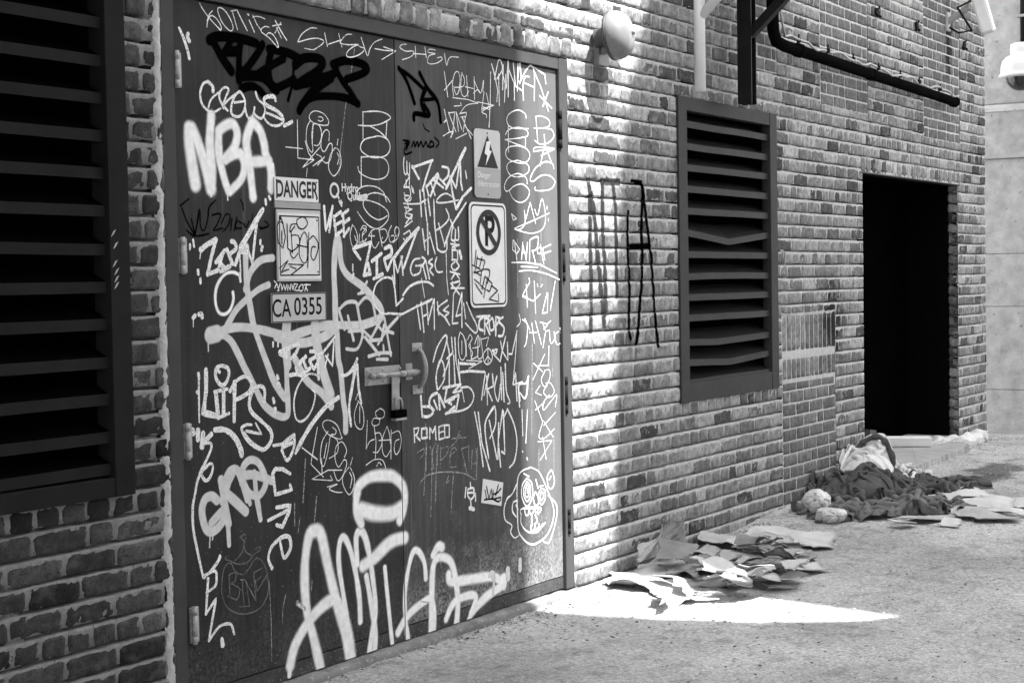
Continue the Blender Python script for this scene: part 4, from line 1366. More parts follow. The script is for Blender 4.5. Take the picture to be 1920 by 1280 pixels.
('white paint marker tag of jagged letters crossing the door seam','w',"""p16 5205,1635 5320,1659
p16 5207,1630 5247,1594
p16 5320,1659 5270,1530
p16 5270,1530 5308,1536
p16 5298,1575 5312,1534
p16 5325,1585 5389,1615
p16 5357,1599 5356,1529
p16 5335,1515 5394,1533
c16 5413,1636 5452,1644 5456,1613 5408,1594
p16 5408,1589 5428,1547 5460,1594
p10 5472,1594 5476,1491
p10 5476,1590 5498,1538 5533,1604
p15 5472,1597 5568,1671 5653,1722
p12 5646,1720 5592,1638 5539,1556
p9 5525,1604 5535,1530
c9 5476,1490 5457,1514 5409,1519 5354,1497 5329,1455 5335,1413 5381,1380 5421,1373
c11 5532,1447 5578,1480 5646,1498 5713,1498 5752,1483
p11 5461,1524 5476,1472 5484,1405 5531,1433
p9 5421,1376 5525,1370 5625,1398 5728,1420
p9 5199,1571 5198,1548
p11 5202,1535 5195,1516"""),
('pale spray tag of block letters crossed by a triangle','g',"""c15 5103,1396 5155,1424 5215,1423 5229,1388 5242,1333 5256,1286
p15 5104,1400 5139,1322
c15 5222,1407 5277,1441 5322,1423 5343,1357
p15 5162,1372 5195,1277
p15 5229,1384 5257,1314
c15 5257,1305 5240,1264 5209,1240 5149,1245
p15 5166,1312 5242,1314
p15 5265,1309 5310,1280 5374,1347
p15 5271,1286 5362,1212
p12 5247,1461 5290,1504
p12 5231,1457 5266,1461
p15 5302,1271 5380,1272 5398,1328
p15 5356,1255 5413,1309 5511,1367
p15 5402,1356 5441,1206
p15 5335,1344 5389,1305
p15 5292,1209 5370,1219 5442,1216
p15 5346,1195 5417,1191
p12 5391,1249 5394,1225
p15 5421,1304 5460,1295"""),
('white marker tag of slanted capital letters under the white lettering column','w',"""p8 5630,1405 5652,1304
p8 5660,1416 5677,1291
p8 5625,1398 5741,1427
p8 5676,1358 5709,1367
p8 5702,1411 5709,1323
p8 5710,1337 5754,1424
p8 5756,1427 5754,1301
p8 5780,1414 5788,1360
c8 5854,1420 5779,1384 5848,1341
p8 5863,1397 5822,1378 5868,1367 5830,1351 5869,1315
p8 5903,1446 5890,1320 5932,1321
p8 5968,1450 5919,1351
p8 5968,1450 5963,1302
p8 5919,1351 5965,1358
p8 5980,1405 5993,1339
c8 6003,1409 6038,1358 6083,1301 6068,1274 5991,1319
p5 5667,1513 5686,1435
p5 5852,1620 5853,1511 5864,1444"""),
('white marker word CROPS below the parking sign','w',"""p11 6082,1344 6189,1344
c11 6131,1340 6103,1326 6100,1293 6131,1282
p11 6146,1340 6143,1268
c11 6145,1335 6179,1331 6161,1309 6149,1307
p11 6154,1309 6186,1264
c11 6208,1336 6183,1318 6191,1282 6221,1289 6217,1323 6206,1336
p11 6239,1337 6234,1257
c11 6237,1338 6271,1331 6245,1304
c11 6297,1336 6260,1321 6304,1289 6291,1255 6258,1254"""),
('thin white marker tag with a peace symbol beside it','w',"""c5 5949,1283 5934,1244 5941,1178 5968,1162 5991,1191 5980,1257 5949,1281
p5 5961,1243 5959,1187
p5 5993,1249 5996,1176
c5 6007,1248 6026,1268 6042,1250 6015,1220 6044,1189 6032,1164 6079,1172 6089,1207
p5 6025,1230 6034,1161
c5 6062,1226 6091,1263 6101,1217 6043,1209
c5 6091,1263 6084,1177 6097,1160 6124,1175 6111,1252
p5 6111,1244 6176,1252 6156,1213
p5 5995,1158 6121,1149 6012,1122
c6 6167,1204 6131,1180 6135,1146 6168,1132 6202,1156 6193,1190 6167,1204
p5 6167,1201 6168,1133
p5 6167,1168 6139,1146
p5 6167,1168 6197,1145"""),
('white marker tag with a triangle and zigzag letters','w',"""p9 6205,1193 6247,1195 6232,1175 6205,1192
p9 6212,1176 6269,1139 6286,1188 6274,1230
p9 6317,1249 6286,1185 6334,1141 6331,1223
p9 6344,1170 6369,1168 6415,1270
p6 6415,1270 6399,1162 6375,1042
p11 5944,1148 6064,1138
p11 5948,1110 6021,1111 6138,1100"""),
('white marker tag of tall narrow strokes above the bubble letters','w',"""c9 5741,1166 5774,1226 5828,1270 5847,1262 5826,1213 5771,1132
c9 5846,1247 5862,1177 5813,1100
c9 5768,1047 5761,1103 5789,1166 5817,1152 5822,1090 5777,1048
p9 5882,1261 5889,1196 5844,1173
p9 5862,1177 5858,1061
p9 5896,1185 5903,1058
p9 5907,1260 5913,1160 5946,1053
p9 5931,1164 5942,1060"""),
('white marker tag in bubble letters below the door pull','w',"""p12 5646,1028 5653,944
c12 5653,944 5695,939 5732,953 5714,977 5658,983
c12 5767,1033 5724,1023 5706,992 5741,963
p12 5742,1002 5765,966
p12 5778,1024 5783,963
p12 5780,1024 5820,970
p12 5812,1051 5946,1058
p12 5946,1058 5884,1026 5954,1031
p12 5838,1045 5819,991 5892,1000
p12 5927,1014 5836,995 5872,978
p12 5931,1013 5907,950 5826,941
p12 5853,949 5898,966
c9 5946,1043 6010,1041 6047,1006 6026,967 5961,946 5835,943
p5 5956,1034 5971,981"""),
('white marker tag of crowded tall capitals under the small tags','w',"""p9 6143,1094 6109,981
p9 6130,1000 6171,1090
p9 6146,1040 6196,970
p9 6202,1088 6208,1034 6161,1024
p9 6154,1081 6157,956
c9 6238,1076 6217,1020 6244,964 6268,1038
p9 6273,1113 6274,970
p9 6287,1089 6295,958
c9 6310,1127 6315,1009 6345,954 6325,948
p9 6373,1034 6397,1083 6405,955
p9 6375,1030 6456,1037
p9 6417,1023 6427,926
c9 6510,1060 6487,1030 6425,1023 6433,953
c9 6503,1055 6496,997 6474,961 6434,989"""),
('white marker word WORLD in tall thin letters','w',"""p10 6053,929 6087,819 6113,688
p10 6081,927 6105,792 6167,662
c10 6215,943 6146,891 6134,835 6159,720
c10 6160,905 6215,943 6220,864 6172,806
p10 6169,884 6228,708
p10 6246,867 6236,707
p10 6282,922 6241,790 6257,671
p10 6287,916 6294,725 6267,738
c10 6322,924 6379,846 6399,765 6376,687 6331,659
p10 6320,919 6286,885"""),
('soft white stencil word ROMEO','w',"""p9 5593,897 5595,841
p9 5593,897 5628,898 5617,875 5602,869 5635,845
p9 5647,892 5646,852 5686,852 5685,891 5647,892
p9 5705,846 5707,892 5728,868 5747,893
p9 5747,893 5751,838
p9 5807,893 5773,889 5774,836 5809,839
p9 5775,864 5806,868
p9 5816,893 5818,840 5851,840 5853,890 5816,893"""),
('faint thin marker tag below the word ROMEO','f',"""p4 5933,858 5902,815 5857,795
p4 5871,831 5984,827
p4 5921,849 5948,826
p4 5709,813 5731,717
p4 5716,788 5752,824 5760,730
p4 5786,806 5779,711
c4 5786,796 5841,799 5829,767 5785,747
c4 5851,760 5903,778 5892,791 5865,779 5854,715 5901,709
p4 5942,787 5980,689
p4 5997,794 6001,723
p4 5946,781 6003,786
c4 6029,767 6017,687
c4 6057,771 6064,714 6018,707
c4 5614,796 5666,808 5656,784 5630,770
p4 5678,914 5675,714"""),
('faint thin arc with long paint drips on the right leaf','f',"""c6 5631,668 5683,695 5814,695 5961,672 6043,637
p6 5684,823 5668,707 5655,614
p6 5767,815 5748,699 5741,574
p6 5725,804 5715,680 5703,520
c6 5840,674 5825,646 5852,658
p6 5963,714 5989,665
p6 6069,772 6057,635
p6 5880,685 5864,589 5855,515
p4 5774,295 5763,334
p6 5616,178 5673,163"""),
('small white drippy doodle beside the sticker','w',"""p9 6008,627 6011,602
c9 5987,601 6031,601 6036,569 6010,555 5986,575 5989,603
p9 6006,557 6014,510
p9 5986,586 6036,582
c17 6000,518 6032,509
p9 6048,575 6047,544
p9 5973,610 5965,569"""),
('thin white marker tag reading JAY with a long sweeping underline','w',"""p5 6384,1799 6429,1778 6398,1771 6387,1793
c5 6496,1817 6501,1759 6458,1731 6407,1733 6438,1741 6562,1770 6722,1811
p5 6510,1780 6549,1856 6595,1760
c5 6589,1825 6615,1799 6657,1875 6686,1789 6655,1735 6560,1714 6437,1725 6407,1731
p5 6701,1841 6701,1828
p5 6710,1785 6712,1774"""),
('thin white marker letters stacked in a tall column at the right edge','w',"""c5 6526,2238 6515,2258 6454,2269 6383,2248 6357,2220 6371,2195 6421,2185 6544,2191
p5 6369,2189 6368,2075
c5 6340,2128 6511,2151 6540,2168 6523,2184 6452,2190 6371,2174 6345,2151
p5 6354,2127 6515,2103
p5 6517,2152 6515,2104
c5 6449,2108 6368,2096 6343,2068 6367,2043 6457,2030 6529,2041 6552,2074 6520,2099 6449,2108
c5 6447,2042 6371,2028 6351,2001 6384,1971 6465,1969 6537,1994 6533,2026 6447,2042
c5 6525,1939 6516,1966 6445,1982 6364,1960 6328,1922 6342,1899 6372,1905 6413,1925 6484,1936 6542,1909 6523,1871 6461,1852 6401,1867 6367,1902"""),
('thin white marker letters BRAS stacked beside the right hinges','w',"""c6 6608,2249 6650,2257 6724,2247 6736,2221 6691,2204 6594,2197
p6 6613,2249 6625,2138
c6 6680,2203 6755,2200 6773,2169 6721,2138 6646,2127 6599,2141
p6 6685,2174 6691,2125 6750,2045
p6 6688,2125 6643,2026
c6 6587,2090 6593,2106 6677,2114 6776,2113 6656,2099 6587,2089
p6 6776,2111 6655,2075
c6 6768,2020 6756,2042 6686,2047 6600,2013 6552,1962 6578,1953 6652,1982 6727,1985 6777,1961 6747,1927 6682,1914 6597,1912 6596,1927"""),
('white marker tag with three sweeping underlines in the sunlit strip','w',"""p6 6395,1681 6389,1638 6424,1620 6450,1639 6400,1680
p6 6407,1670 6423,1591
p6 6478,1671 6465,1594
p6 6478,1660 6506,1591
p6 6469,1623 6500,1626
p6 6519,1671 6507,1602
p6 6540,1682 6535,1589
c6 6549,1687 6614,1697 6602,1645 6557,1632
p6 6563,1634 6587,1581
c6 6609,1624 6608,1645 6644,1646 6633,1621 6609,1624
p6 6634,1662 6663,1573
p6 6652,1646 6730,1664
p6 6660,1621 6729,1634
p6 6658,1646 6672,1592
p7 6380,1580 6504,1580 6629,1570 6780,1530
c6 6441,1541 6555,1543 6691,1526 6812,1498
p7 6460,1562 6607,1558"""),
('thin white marker tag with a slash and a narrow triangle','w',"""p5 6528,1509 6534,1490 6469,1432 6511,1420
p5 6503,1480 6510,1375
p5 6574,1495 6582,1347
p5 6468,1426 6561,1403 6630,1435
p5 6649,1478 6631,1467
p5 6600,1481 6605,1470
p5 6689,1439 6641,1345 6688,1347 6696,1439
p5 6766,1493 6716,1356"""),
('thin white marker tag of slanted letters across the sunlit strip','w',"""c5 6435,1348 6446,1311 6413,1289
c5 6465,1321 6507,1293 6495,1218 6477,1197
p5 6486,1325 6527,1271
p5 6547,1302 6567,1209
p5 6527,1259 6588,1258
p5 6579,1311 6630,1201
c5 6621,1304 6686,1291 6651,1271
p5 6642,1305 6670,1260 6643,1185
p5 6675,1259 6696,1264
p5 6684,1293 6719,1308
c5 6705,1265 6714,1204 6749,1219 6748,1258
c5 6794,1256 6758,1241 6770,1196 6803,1198
p5 6803,1272 6826,1213
p5 6842,1275 6805,1249 6848,1225"""),
('thin white scribble of crossed and looped lines low in the sunlit strip','w',"""p4 6557,1117 6637,1074
p4 6659,1155 6549,1042
p4 6699,1191 6689,1099 6602,1104
c4 6656,1074 6623,1037 6654,1003 6700,1038 6701,1077 6656,1079
c4 6675,1007 6642,977 6695,951 6741,975 6708,1016 6665,1019
c4 6696,962 6643,933 6640,895 6705,929 6763,958 6748,902
p4 6562,944 6630,841
p4 6566,901 6652,932
p4 6612,1011 6568,981 6621,966
p4 6749,876 6638,823
p4 6638,845 6724,762
c4 6627,836 6594,774 6646,764 6736,800
p4 6582,753 6713,747 6601,665
p4 6627,771 6656,665
p6 6447,910 6451,792
p6 6495,906 6476,757
p7 6446,722 6448,718
p7 6484,688 6488,679"""),
('fine vertical scratches in the sunlit strip','f',"""p4 6549,1209 6531,790
p4 6702,1169 6697,1093
p4 6727,1103 6733,1047
p4 6733,773 6728,602
p4 6594,720 6589,617
p4 6434,1689 6428,1425
p4 6644,1724 6634,1476"""),
('round cartoonish face doodle in thin white lines with swirling eyes','w',"""c8 6516,641 6423,626 6394,566 6394,430 6400,366 6429,330 6490,293 6552,284 6648,307 6707,365 6717,430 6663,519 6594,608 6516,641
c8 6391,578 6352,539 6307,521 6280,477 6289,428 6343,397 6332,367 6365,337 6399,342
c8 6396,502 6358,498 6351,460 6383,430
p8 6381,484 6398,462
c8 6670,493 6734,452 6752,409 6728,346 6697,300 6667,271 6619,285
c8 6481,595 6440,569 6432,521 6464,473 6495,470 6528,510 6523,567 6481,595
c8 6483,580 6451,551 6453,515 6480,488 6504,505 6510,553 6483,580
c8 6483,564 6463,542 6466,517 6484,507 6497,530 6495,554 6483,564
p8 6482,548 6482,528
c8 6607,533 6583,512 6587,479 6608,458 6641,480 6639,521 6607,533
c8 6610,517 6597,498 6606,478 6625,490 6623,511 6610,517
c8 6552,523 6535,497 6550,463 6577,464 6578,496 6556,523
p8 6454,619 6499,601
p8 6561,579 6579,537
p8 6589,544 6624,544
c8 6425,434 6433,461 6597,445 6575,417
p8 6433,461 6597,443
c8 6456,456 6463,429 6486,426 6495,453
c8 6495,453 6506,427 6528,429 6538,448
c8 6541,448 6557,425 6581,443
c8 6425,434 6424,394 6476,351 6554,336 6602,353 6637,368
c8 6517,422 6516,370
c8 6548,418 6568,387 6539,375
c8 6508,375 6510,355 6530,346 6542,362
c8 6547,370 6554,344 6578,357
c8 6579,374 6589,352 6618,368
c8 6698,609 6665,584 6672,534 6704,522 6729,552 6714,599 6698,609
p8 6681,566 6697,579"""),
('thin white curve low by the right hinge','f',"""p7 6763,332 6768,274
p7 6846,598 6833,331"""),
('pale paint smears low on the right leaf','g',"""c19 6150,198 6165,211 6186,204 6188,176 6176,116
c37 6304,201 6306,165
c32 6411,228 6409,188
p17 6165,203 6174,186"""),
('olben tag on framed sign','K1',"""p5 4758,1746 4737,1712 4742,1652 4768,1631 4783,1674 4771,1721 4758,1729
p5 4758,1746 4771,1723
p5 4763,1695 4762,1648
p5 4794,1721 4795,1631 4823,1618
c5 4880,1748 4852,1736 4858,1711 4886,1704 4914,1724 4901,1745 4880,1748
c5 4852,1722 4818,1718 4810,1692 4838,1713
p5 4817,1696 4822,1614
c5 4817,1679 4857,1679 4865,1649 4835,1627 4809,1616 4827,1595 4855,1614
c5 4911,1676 4892,1693 4867,1658 4863,1606 4888,1577 4910,1599 4909,1676
p5 4849,1645 4906,1637
p5 4921,1691 4910,1560
c5 4926,1667 4949,1679 4976,1650 4966,1611 4946,1588 4931,1606 4939,1637 4960,1637
p5 4745,1558 4797,1588 4755,1545 4799,1554
p5 4799,1573 4888,1571 4812,1534
p5 4806,1565 4840,1556"""),
('grid tag on parking sign','K2',"""p6 6072,1633 6056,1565
p6 6080,1606 6069,1560 6093,1555 6118,1603
p6 6075,1598 6141,1588 6121,1545 6050,1535
p6 6037,1570 6104,1549
p6 6055,1540 6106,1524
p6 6069,1560 6055,1535
c6 6116,1550 6178,1544 6157,1488
p6 6116,1550 6098,1483 6137,1463
p6 6139,1519 6113,1463
p6 6139,1519 6197,1488 6175,1452 6151,1460
p6 6159,1514 6126,1427
p6 6195,1477 6242,1456 6169,1419 6249,1406 6247,1441
p6 6054,1507 6091,1489
p6 6058,1489 6113,1443"""),
('scrawl on the sticker','K3',"""p8 6123,581 6133,542
p8 6135,596 6153,539 6174,583 6179,536
p8 6188,574 6186,535
p8 6187,555 6224,558 6253,574
p8 6194,534 6252,535
c8 6115,540 6179,536 6230,518 6252,527
p8 6232,592 6209,548"""),
]

def spline(P):
    if len(P) < 3: return P
    out = []
    for i in range(len(P) - 1):
        p0 = P[max(i - 1, 0)]; p1 = P[i]; p2 = P[i + 1]; p3 = P[min(i + 2, len(P) - 1)]
        L = (p2 - p1).length
        n = max(2, min(12, int(L / 0.006)))
        for k in range(n):
            t = k / n
            out.append(0.5 * ((2 * p1) + (p2 - p0) * t + (2 * p0 - 5 * p1 + 4 * p2 - p3) * t * t + (3 * p1 - p0 - 3 * p2 + p3) * t ** 3))
    out.append(P[-1]); return out
def dense(P, step=0.010):
    out = []
    for a, b in zip(P[:-1], P[1:]):
        n = max(1, int((b - a).length / step))
        out += [a.lerp(b, k / n) for k in range(n)]
    out.append(P[-1]); return out
rg = random.Random(5)
SOFT = dict(s=0.85, k=0.25, g=0.30)
def spray_mesh(strokes, paint, y):
    """a sprayed tag: coverage of all its strokes on one fine grid, so crossing lines melt together"""
    wmin = min(w for w, P in strokes); cell = min(0.0065, max(0.0028, wmin / 5))
    pad = max(w for w, P in strokes) * 1.7
    allp = [p for w, P in strokes for p in P]
    x0 = min(p.x for p in allp) - pad; x1 = max(p.x for p in allp) + pad; z0 = min(p.y for p in allp) - pad; z1 = max(p.y for p in allp) + pad
    nx = int((x1 - x0) / cell) + 2; nz = int((z1 - z0) / cell) + 2
    C = np.zeros((nx, nz)); so = SOFT[paint]
    for w, P in strokes:
        ph = rg.random() * 40
        D = dense(P, max(w * 0.12, 0.003)); hw = w * 0.5
        for i, p in enumerate(D):
            h = hw * (0.92 + 0.30 * (float(vnoise(i * 0.06 + ph, ph, 4)) - 0.35))
            ro = h * (1 + so); ri = h * (1 - so * 0.75); rb_ = h * 2.3 if paint == 's' else ro
            a0 = max(0, int((p.x - rb_ - x0) / cell)); a1 = min(nx, int((p.x + rb_ - x0) / cell) + 2)
            b0 = max(0, int((p.y - rb_ - z0) / cell)); b1 = min(nz, int((p.y + rb_ - z0) / cell) + 2)
            gx = x0 + np.arange(a0, a1) * cell - p.x; gz = z0 + np.arange(b0, b1) * cell - p.y
            d = np.sqrt(gx[:, None] ** 2 + gz[None, :] ** 2)
            c = np.clip((ro - d) / (ro - ri), 0, 1); c = c * c * (3 - 2 * c)
            if paint == 's': c = np.maximum(c, .17 * np.clip(1 - d / (h * 2.3), 0, 1) ** 1.5)
            C[a0:a1, b0:b1] = np.maximum(C[a0:a1, b0:b1], c)
    xs = x0 + np.arange(nx) * cell; zs_ = z0 + np.arange(nz) * cell
    idx = np.arange(nx * nz).reshape(nx, nz)
    F = np.stack([idx[:-1, :-1], idx[1:, :-1], idx[1:, 1:], idx[:-1, 1:]], -1).reshape(-1, 4)
    mc = np.maximum(np.maximum(C[:-1, :-1], C[1:, :-1]), np.maximum(C[1:, 1:], C[:-1, 1:])).ravel()
    cx = ((xs[:-1] + xs[1:]) / 2)[:, None].repeat(nz - 1, 1).ravel(); cz = ((zs_[:-1] + zs_[1:]) / 2)[None, :].repeat(nx - 1, 0).ravel()
    ok = (mc > 0.004) & (cz > 0.037) & (cz < 2.478) & (cx > 4.216) & (cx < 6.798)
    X, Z = np.meshgrid(xs, zs_, indexing='ij')
    return np.stack([X, np.full_like(X, y), Z], -1).reshape(-1, 3), F[ok], C.ravel(), cx[ok]
def spray_object(V, F, C, label, paint, parent):
    used = np.unique(F); remap = np.zeros(len(V), int); remap[used] = np.arange(len(used))
    o = np_obj("graffiti_tag", V[used], remap[F], None, PAINT[paint], parent, False)
    a = o.data.attributes.new("cover", 'FLOAT', 'POINT'); a.data.foreach_set("value", C[used].astype(np.float32))
    tag(o, label)
def ribbon(g, cov, P, w, soft, y, dy):
    """one stroke of paint: an even crisp band, or a spray line that thins out at its rim"""
    n = len(P)
    if n < 2: return
    if soft:
        lanes = (-1.0, -0.62, -0.3, 0.3, 0.62, 1.0); al = (0.0, 0.45, 1.0, 1.0, 0.45, 0.0); hw = w * 0.72
    else:
        lanes = (-1.0, -0.3, 0.3, 1.0); al = (1, 1, 1, 1); hw = w * 0.5
    # round caps: extra rows shrinking at both ends
    rows = []
    T = [(P[min(i + 1, n - 1)] - P[max(i - 1, 0)]) for i in range(n)]
    T = [t.normalized() if t.length > 1e-9 else Vector((1, 0)) for t in T]
    caps = (0.97, 0.8, 0.45, 0.0)
    fade = []
    for c in (3, 2, 1, 0):
        s = (0.05, 0.5, 0.8, 0.95)[3 - c]; e = hw * math.sqrt(max(0, 1 - s * s))
        rows.append((P[0] - T[0] * e, T[0], s)); fade.append((0.0, 0.5, 0.85, 1)[3 - c])
    for i in range(n): rows.append((P[i], T[i], 1.0)); fade.append(1.0)
    for c in range(4):
        s = (0.95, 0.8, 0.5, 0.05)[c]; e = hw * math.sqrt(max(0, 1 - s * s))
        rows.append((P[-1] + T[-1] * e, T[-1], s)); fade.append((1, 0.85, 0.5, 0.0)[c])
    vs = []; m_ = len(lanes); ph = rg.random() * 50
    for i, (p, t, s) in enumerate(rows):
        nrm = Vector((-t.y, t.x)); wj = hw * s * (1 + 0.45 * (float(vnoise(i * 0.16 + ph, ph, 4)) - 0.5) + 0.2 * (float(vnoise(i * 0.9 + ph, ph, 6)) - 0.5)) * (1 - 0.45 * max(0, 1 - (len(rows) - i) / (0.22 * len(rows))) ** 1.5)
        for j, l in enumerate(lanes):
            q = p + nrm * (l * wj)
            vs.append((q.x, y - dy * i / len(rows), q.y)); cov.append(al[j] * (fade[i] if soft else 1.0))
    fs = [(i * m_ + j, i * m_ + j + 1, (i + 1) * m_ + j + 1, (i + 1) * m_ + j) for i in range(len(rows) - 1) for j in range(m_ - 1)]
    g.add(vs, fs)
def split_at_seam(P):
    L, Rr = [], []
    runs = []; cur = [P[0]]; side = P[0].x < SEAM
    for p in P[1:]:
        sd = p.x < SEAM
        if sd != side:
            runs.append((side, cur)); cur = [p]; side = sd
        else: cur.append(p)
    runs.append((side, cur)); return runs
def build_tag(label, paint, data, order, ybase, parents):
    soft = paint in ('s', 'k', 'g')
    if soft:
        wscale = 0.72 if ('large soft' in label or 'open lips' in label or 'GARO' in label) else (0.86 if 'NBA' in label else 0.9)
        st = []
        for line in data.strip().split('\n'):
            tk = line.split(); P = [Vector([float(v) / 1000 for v in t.split(',')]) for t in tk[1:]]
            if len(P) == 1: P.append(P[0] + Vector((0.0005, 0.0005)))
            st.append((float(tk[0][1:]) / 1000 * wscale, dense(P) if tk[0][0] == 'p' else spline(P)))
        V, F, C, cx = spray_mesh(st, paint, ybase - order * 0.000012 - 0.0004)
        for side in (True, False):
            m_ = (cx < SEAM - .003) if side else (cx > SEAM + .003)
            if m_.any(): spray_object(V, F[m_], C, label, paint, parents[0 if side else -1])
        return
    both = {True: (MB(), []), False: (MB(), [])}
    for si, line in enumerate(data.strip().split('\n')):
        tk = line.split(); w = float(tk[0][1:]) / 1000; P = [Vector([float(v) / 1000 for v in t.split(',')]) for t in tk[1:]]
        if len(P) == 1: P.append(P[0] + Vector((0.0005, 0.0005)))
        P = dense(P) if tk[0][0] == 'p' else spline(P)
        for side, run in (split_at_seam(P) if len(parents) == 2 else [(True, P)]):
            g, cov = both[side]
            ribbon(g, cov, run, w, soft, ybase - order * 0.000012 - si * 0.000016 - 0.0004, 0.00010)
    for side in (True, False):
        g, cov = both[side]
        if not g.v: continue
        o = g.build("graffiti_tag", PAINT[paint], parents[0 if side else -1], fix=False)
        a = o.data.attributes.new("cover", 'FLOAT', 'POINT'); a.data.foreach_set("value", cov)
        tag(o, label)
rank = {'d': 0, 'f': 1, 'b': 2, 'k': 3, 's': 5, 'g': 6, 'w': 7}
ordered = sorted([t for t in GRAFFITI if t[1][0] != 'K'], key=lambda t: rank[t[1]])
for i, (label, paint, data) in enumerate(ordered):
    build_tag(label, paint, data, i, YL, (leafL, leafR))
SIGNTAG = {t[1]: t for t in GRAFFITI if t[1][0] == 'K'}

def text_mesh(txt, size, mat_, parent, x, z, y, align='CENTER', sx=1.0, name="lettering", rot=0.0, bold=0.0):
    cu = bpy.data.curves.new("lettering", 'FONT'); cu.body = txt; cu.size = size; cu.align_x = align; cu.align_y = 'CENTER'
    cu.offset = bold
    o = bpy.data.objects.new("tmp", cu); COL.objects.link(o)
    dg = bpy.context.evaluated_depsgraph_get(); dg.update()
    me = bpy.data.meshes.new_from_object(o.evaluated_get(dg))
    COL.objects.unlink(o); bpy.data.objects.remove(o); bpy.data.curves.remove(cu)
    off = root_loc(parent); ca, sa = math.cos(rot), math.sin(rot)
    for v in me.vertices:
        a, b = v.co.x * sx, v.co.y
        v.co = (x + a * ca - b * sa - off[0], y - off[1], z + a * sa + b * ca - off[2])
    me.materials.clear(); me.materials.append(mat_)
    o = bpy.data.objects.new(name, me); return link(o, parent)

def flat_poly(poly, y, name, mat_, parent, thick=0.0004):
    g = MB(); g.prism(poly, y, y + thick); return g.build(name, mat_, parent)
def ring(cx, cz, r0, r1, y, n=56, sz=1.0):
    g = MB(); vs = []; fs = []
    for k in range(n):
        a = 2 * math.pi * k / n
        vs.append((cx + r0 * math.cos(a), y, cz + r0 * math.sin(a) * sz)); vs.append((cx + r1 * math.cos(a), y, cz + r1 * math.sin(a) * sz))
    for k in range(n):
        j = (k + 1) % n; fs.append((2 * k, 2 * j, 2 * j + 1, 2 * k + 1))
    return g.add(vs, fs)
def outline_band(poly_o, poly_i, y):
    g = MB(); n = len(poly_o)
    vs = [(p[0], y, p[1]) for p in poly_o] + [(p[0], y, p[1]) for p in poly_i]
    return g.add(vs, [(i, (i + 1) % n, n + (i + 1) % n, n + i) for i in range(n)])
def plate(name, label, px, y, thick, r, mat_, holes=()):
    """a flat sign: corners read as pixels of its upper left and lower right"""
    a = W(px[0], px[1], y); b_ = W(px[2], px[3], y)
    t = thing(name, ((a.x + b_.x) / 2, YL, b_.z), label, "sign")
    g = MB(); g.prism(rect_round(a.x, b_.z, b_.x, a.z, r), y, y + thick); g.build("plate", mat_, t)
    return t, a.x, b_.x, b_.z, a.z

YS = YL - 0.007
# DANGER
t, x0, x1, z0, z1 = plate("danger_sign", "white metal plate lettered DANGER on the left door leaf above the framed sign", (514.3, 331, 597.5, 380), YS, 0.004, 0.003, M['signwhite'])
text_mesh("DANGER", (z1 - z0) * 0.98, M['inkgrey'], t, (x0 + x1) / 2, (z0 + z1) / 2 - 0.002, YS - .0003, sx=(x1 - x0) * 0.93 / ((z1 - z0) * 0.98 * 3.92), bold=0.0022)
for (a, b_) in ((x0 + .012, z0 + .012), (x1 - .012, z0 + .012), (x0 + .012, z1 - .012), (x1 - .012, z1 - .012)):
    g = MB(); g.lathe([(0, -.0016), (.003, -.0012), (.004, 0)], (a, YS, b_), (0, 1, 0), 10); g.build("screw", M['inkgrey'], t)
# framed white sign with a marker tag
t, x0, x1, z0, z1 = plate("framed_sign", "white framed sign scribbled with looping black marker, under the DANGER plate", (518, 392, 603, 526.5), YS, 0.005, 0.004, M['signgrey'])
g = MB(); g.prism(rect_round(x0 + .006, z0 + .008, x1 - .006, z1 - .012, .003), YS - .0012, YS - .0002); g.build("panel", M['signwhite'], t)
outline_band(rect_round(x0 + .012, z0 + .020, x1 - .010, z1 - .022, .004), rect_round(x0 + .017, z0 + .025, x1 - .015, z1 - .027, .003), YS - .0016).build("border", M['ink'], t, fix=False)
for (a, b_) in ((x0 + .024, z0 + .034), (x1 - .022, z0 + .034), (x1 - .022, z1 - .036), (x0 + .024, z1 - .036)):
    g = MB(); g.lathe([(0, -.0014), (.0035, -.001), (.0045, 0)], (a, YS - .0012, b_), (0, 1, 0), 10); g.build("screw", M['inkgrey'], t)
build_tag("looping black marker tag with an arrow", 'K1', SIGNTAG['K1'][2], 0, YS - .0016, (t,))
g = MB(); a = W(515, 382, YL - .003); b_ = W(600, 391, YL - .003); g.box((x0 - .006, YS + .001, b_.z - .004), (x1 + .004, YL - .0005, a.z + .01)); g.build("backing_strip", M['signmid'], t)
# CA 0355
t, x0, x1, z0, z1 = plate("number_plate", "pale rectangular plate lettered CA 0355 on the left door leaf", (508.5, 550, 612.5, 601), YS, 0.004, 0.003, M['signgrey'])
outline_band(rect_round(x0 + .001, z0 + .001, x1 - .001, z1 - .001, .003), rect_round(x0 + .006, z0 + .005, x1 - .006, z1 - .005, .003), YS - .0003).build("border", M['inkgrey'], t, fix=False)
text_mesh("CA", (z1 - z0) * 0.85, M['ink'], t, x0 + (x1 - x0) * 0.175, (z0 + z1) / 2 - .004, YS - .0004, sx=0.85, bold=0.001)
text_mesh("0355", (z1 - z0) * 0.85, M['ink'], t, x0 + (x1 - x0) * 0.66, (z0 + z1) / 2, YS - .0004, sx=0.92, bold=0.001)
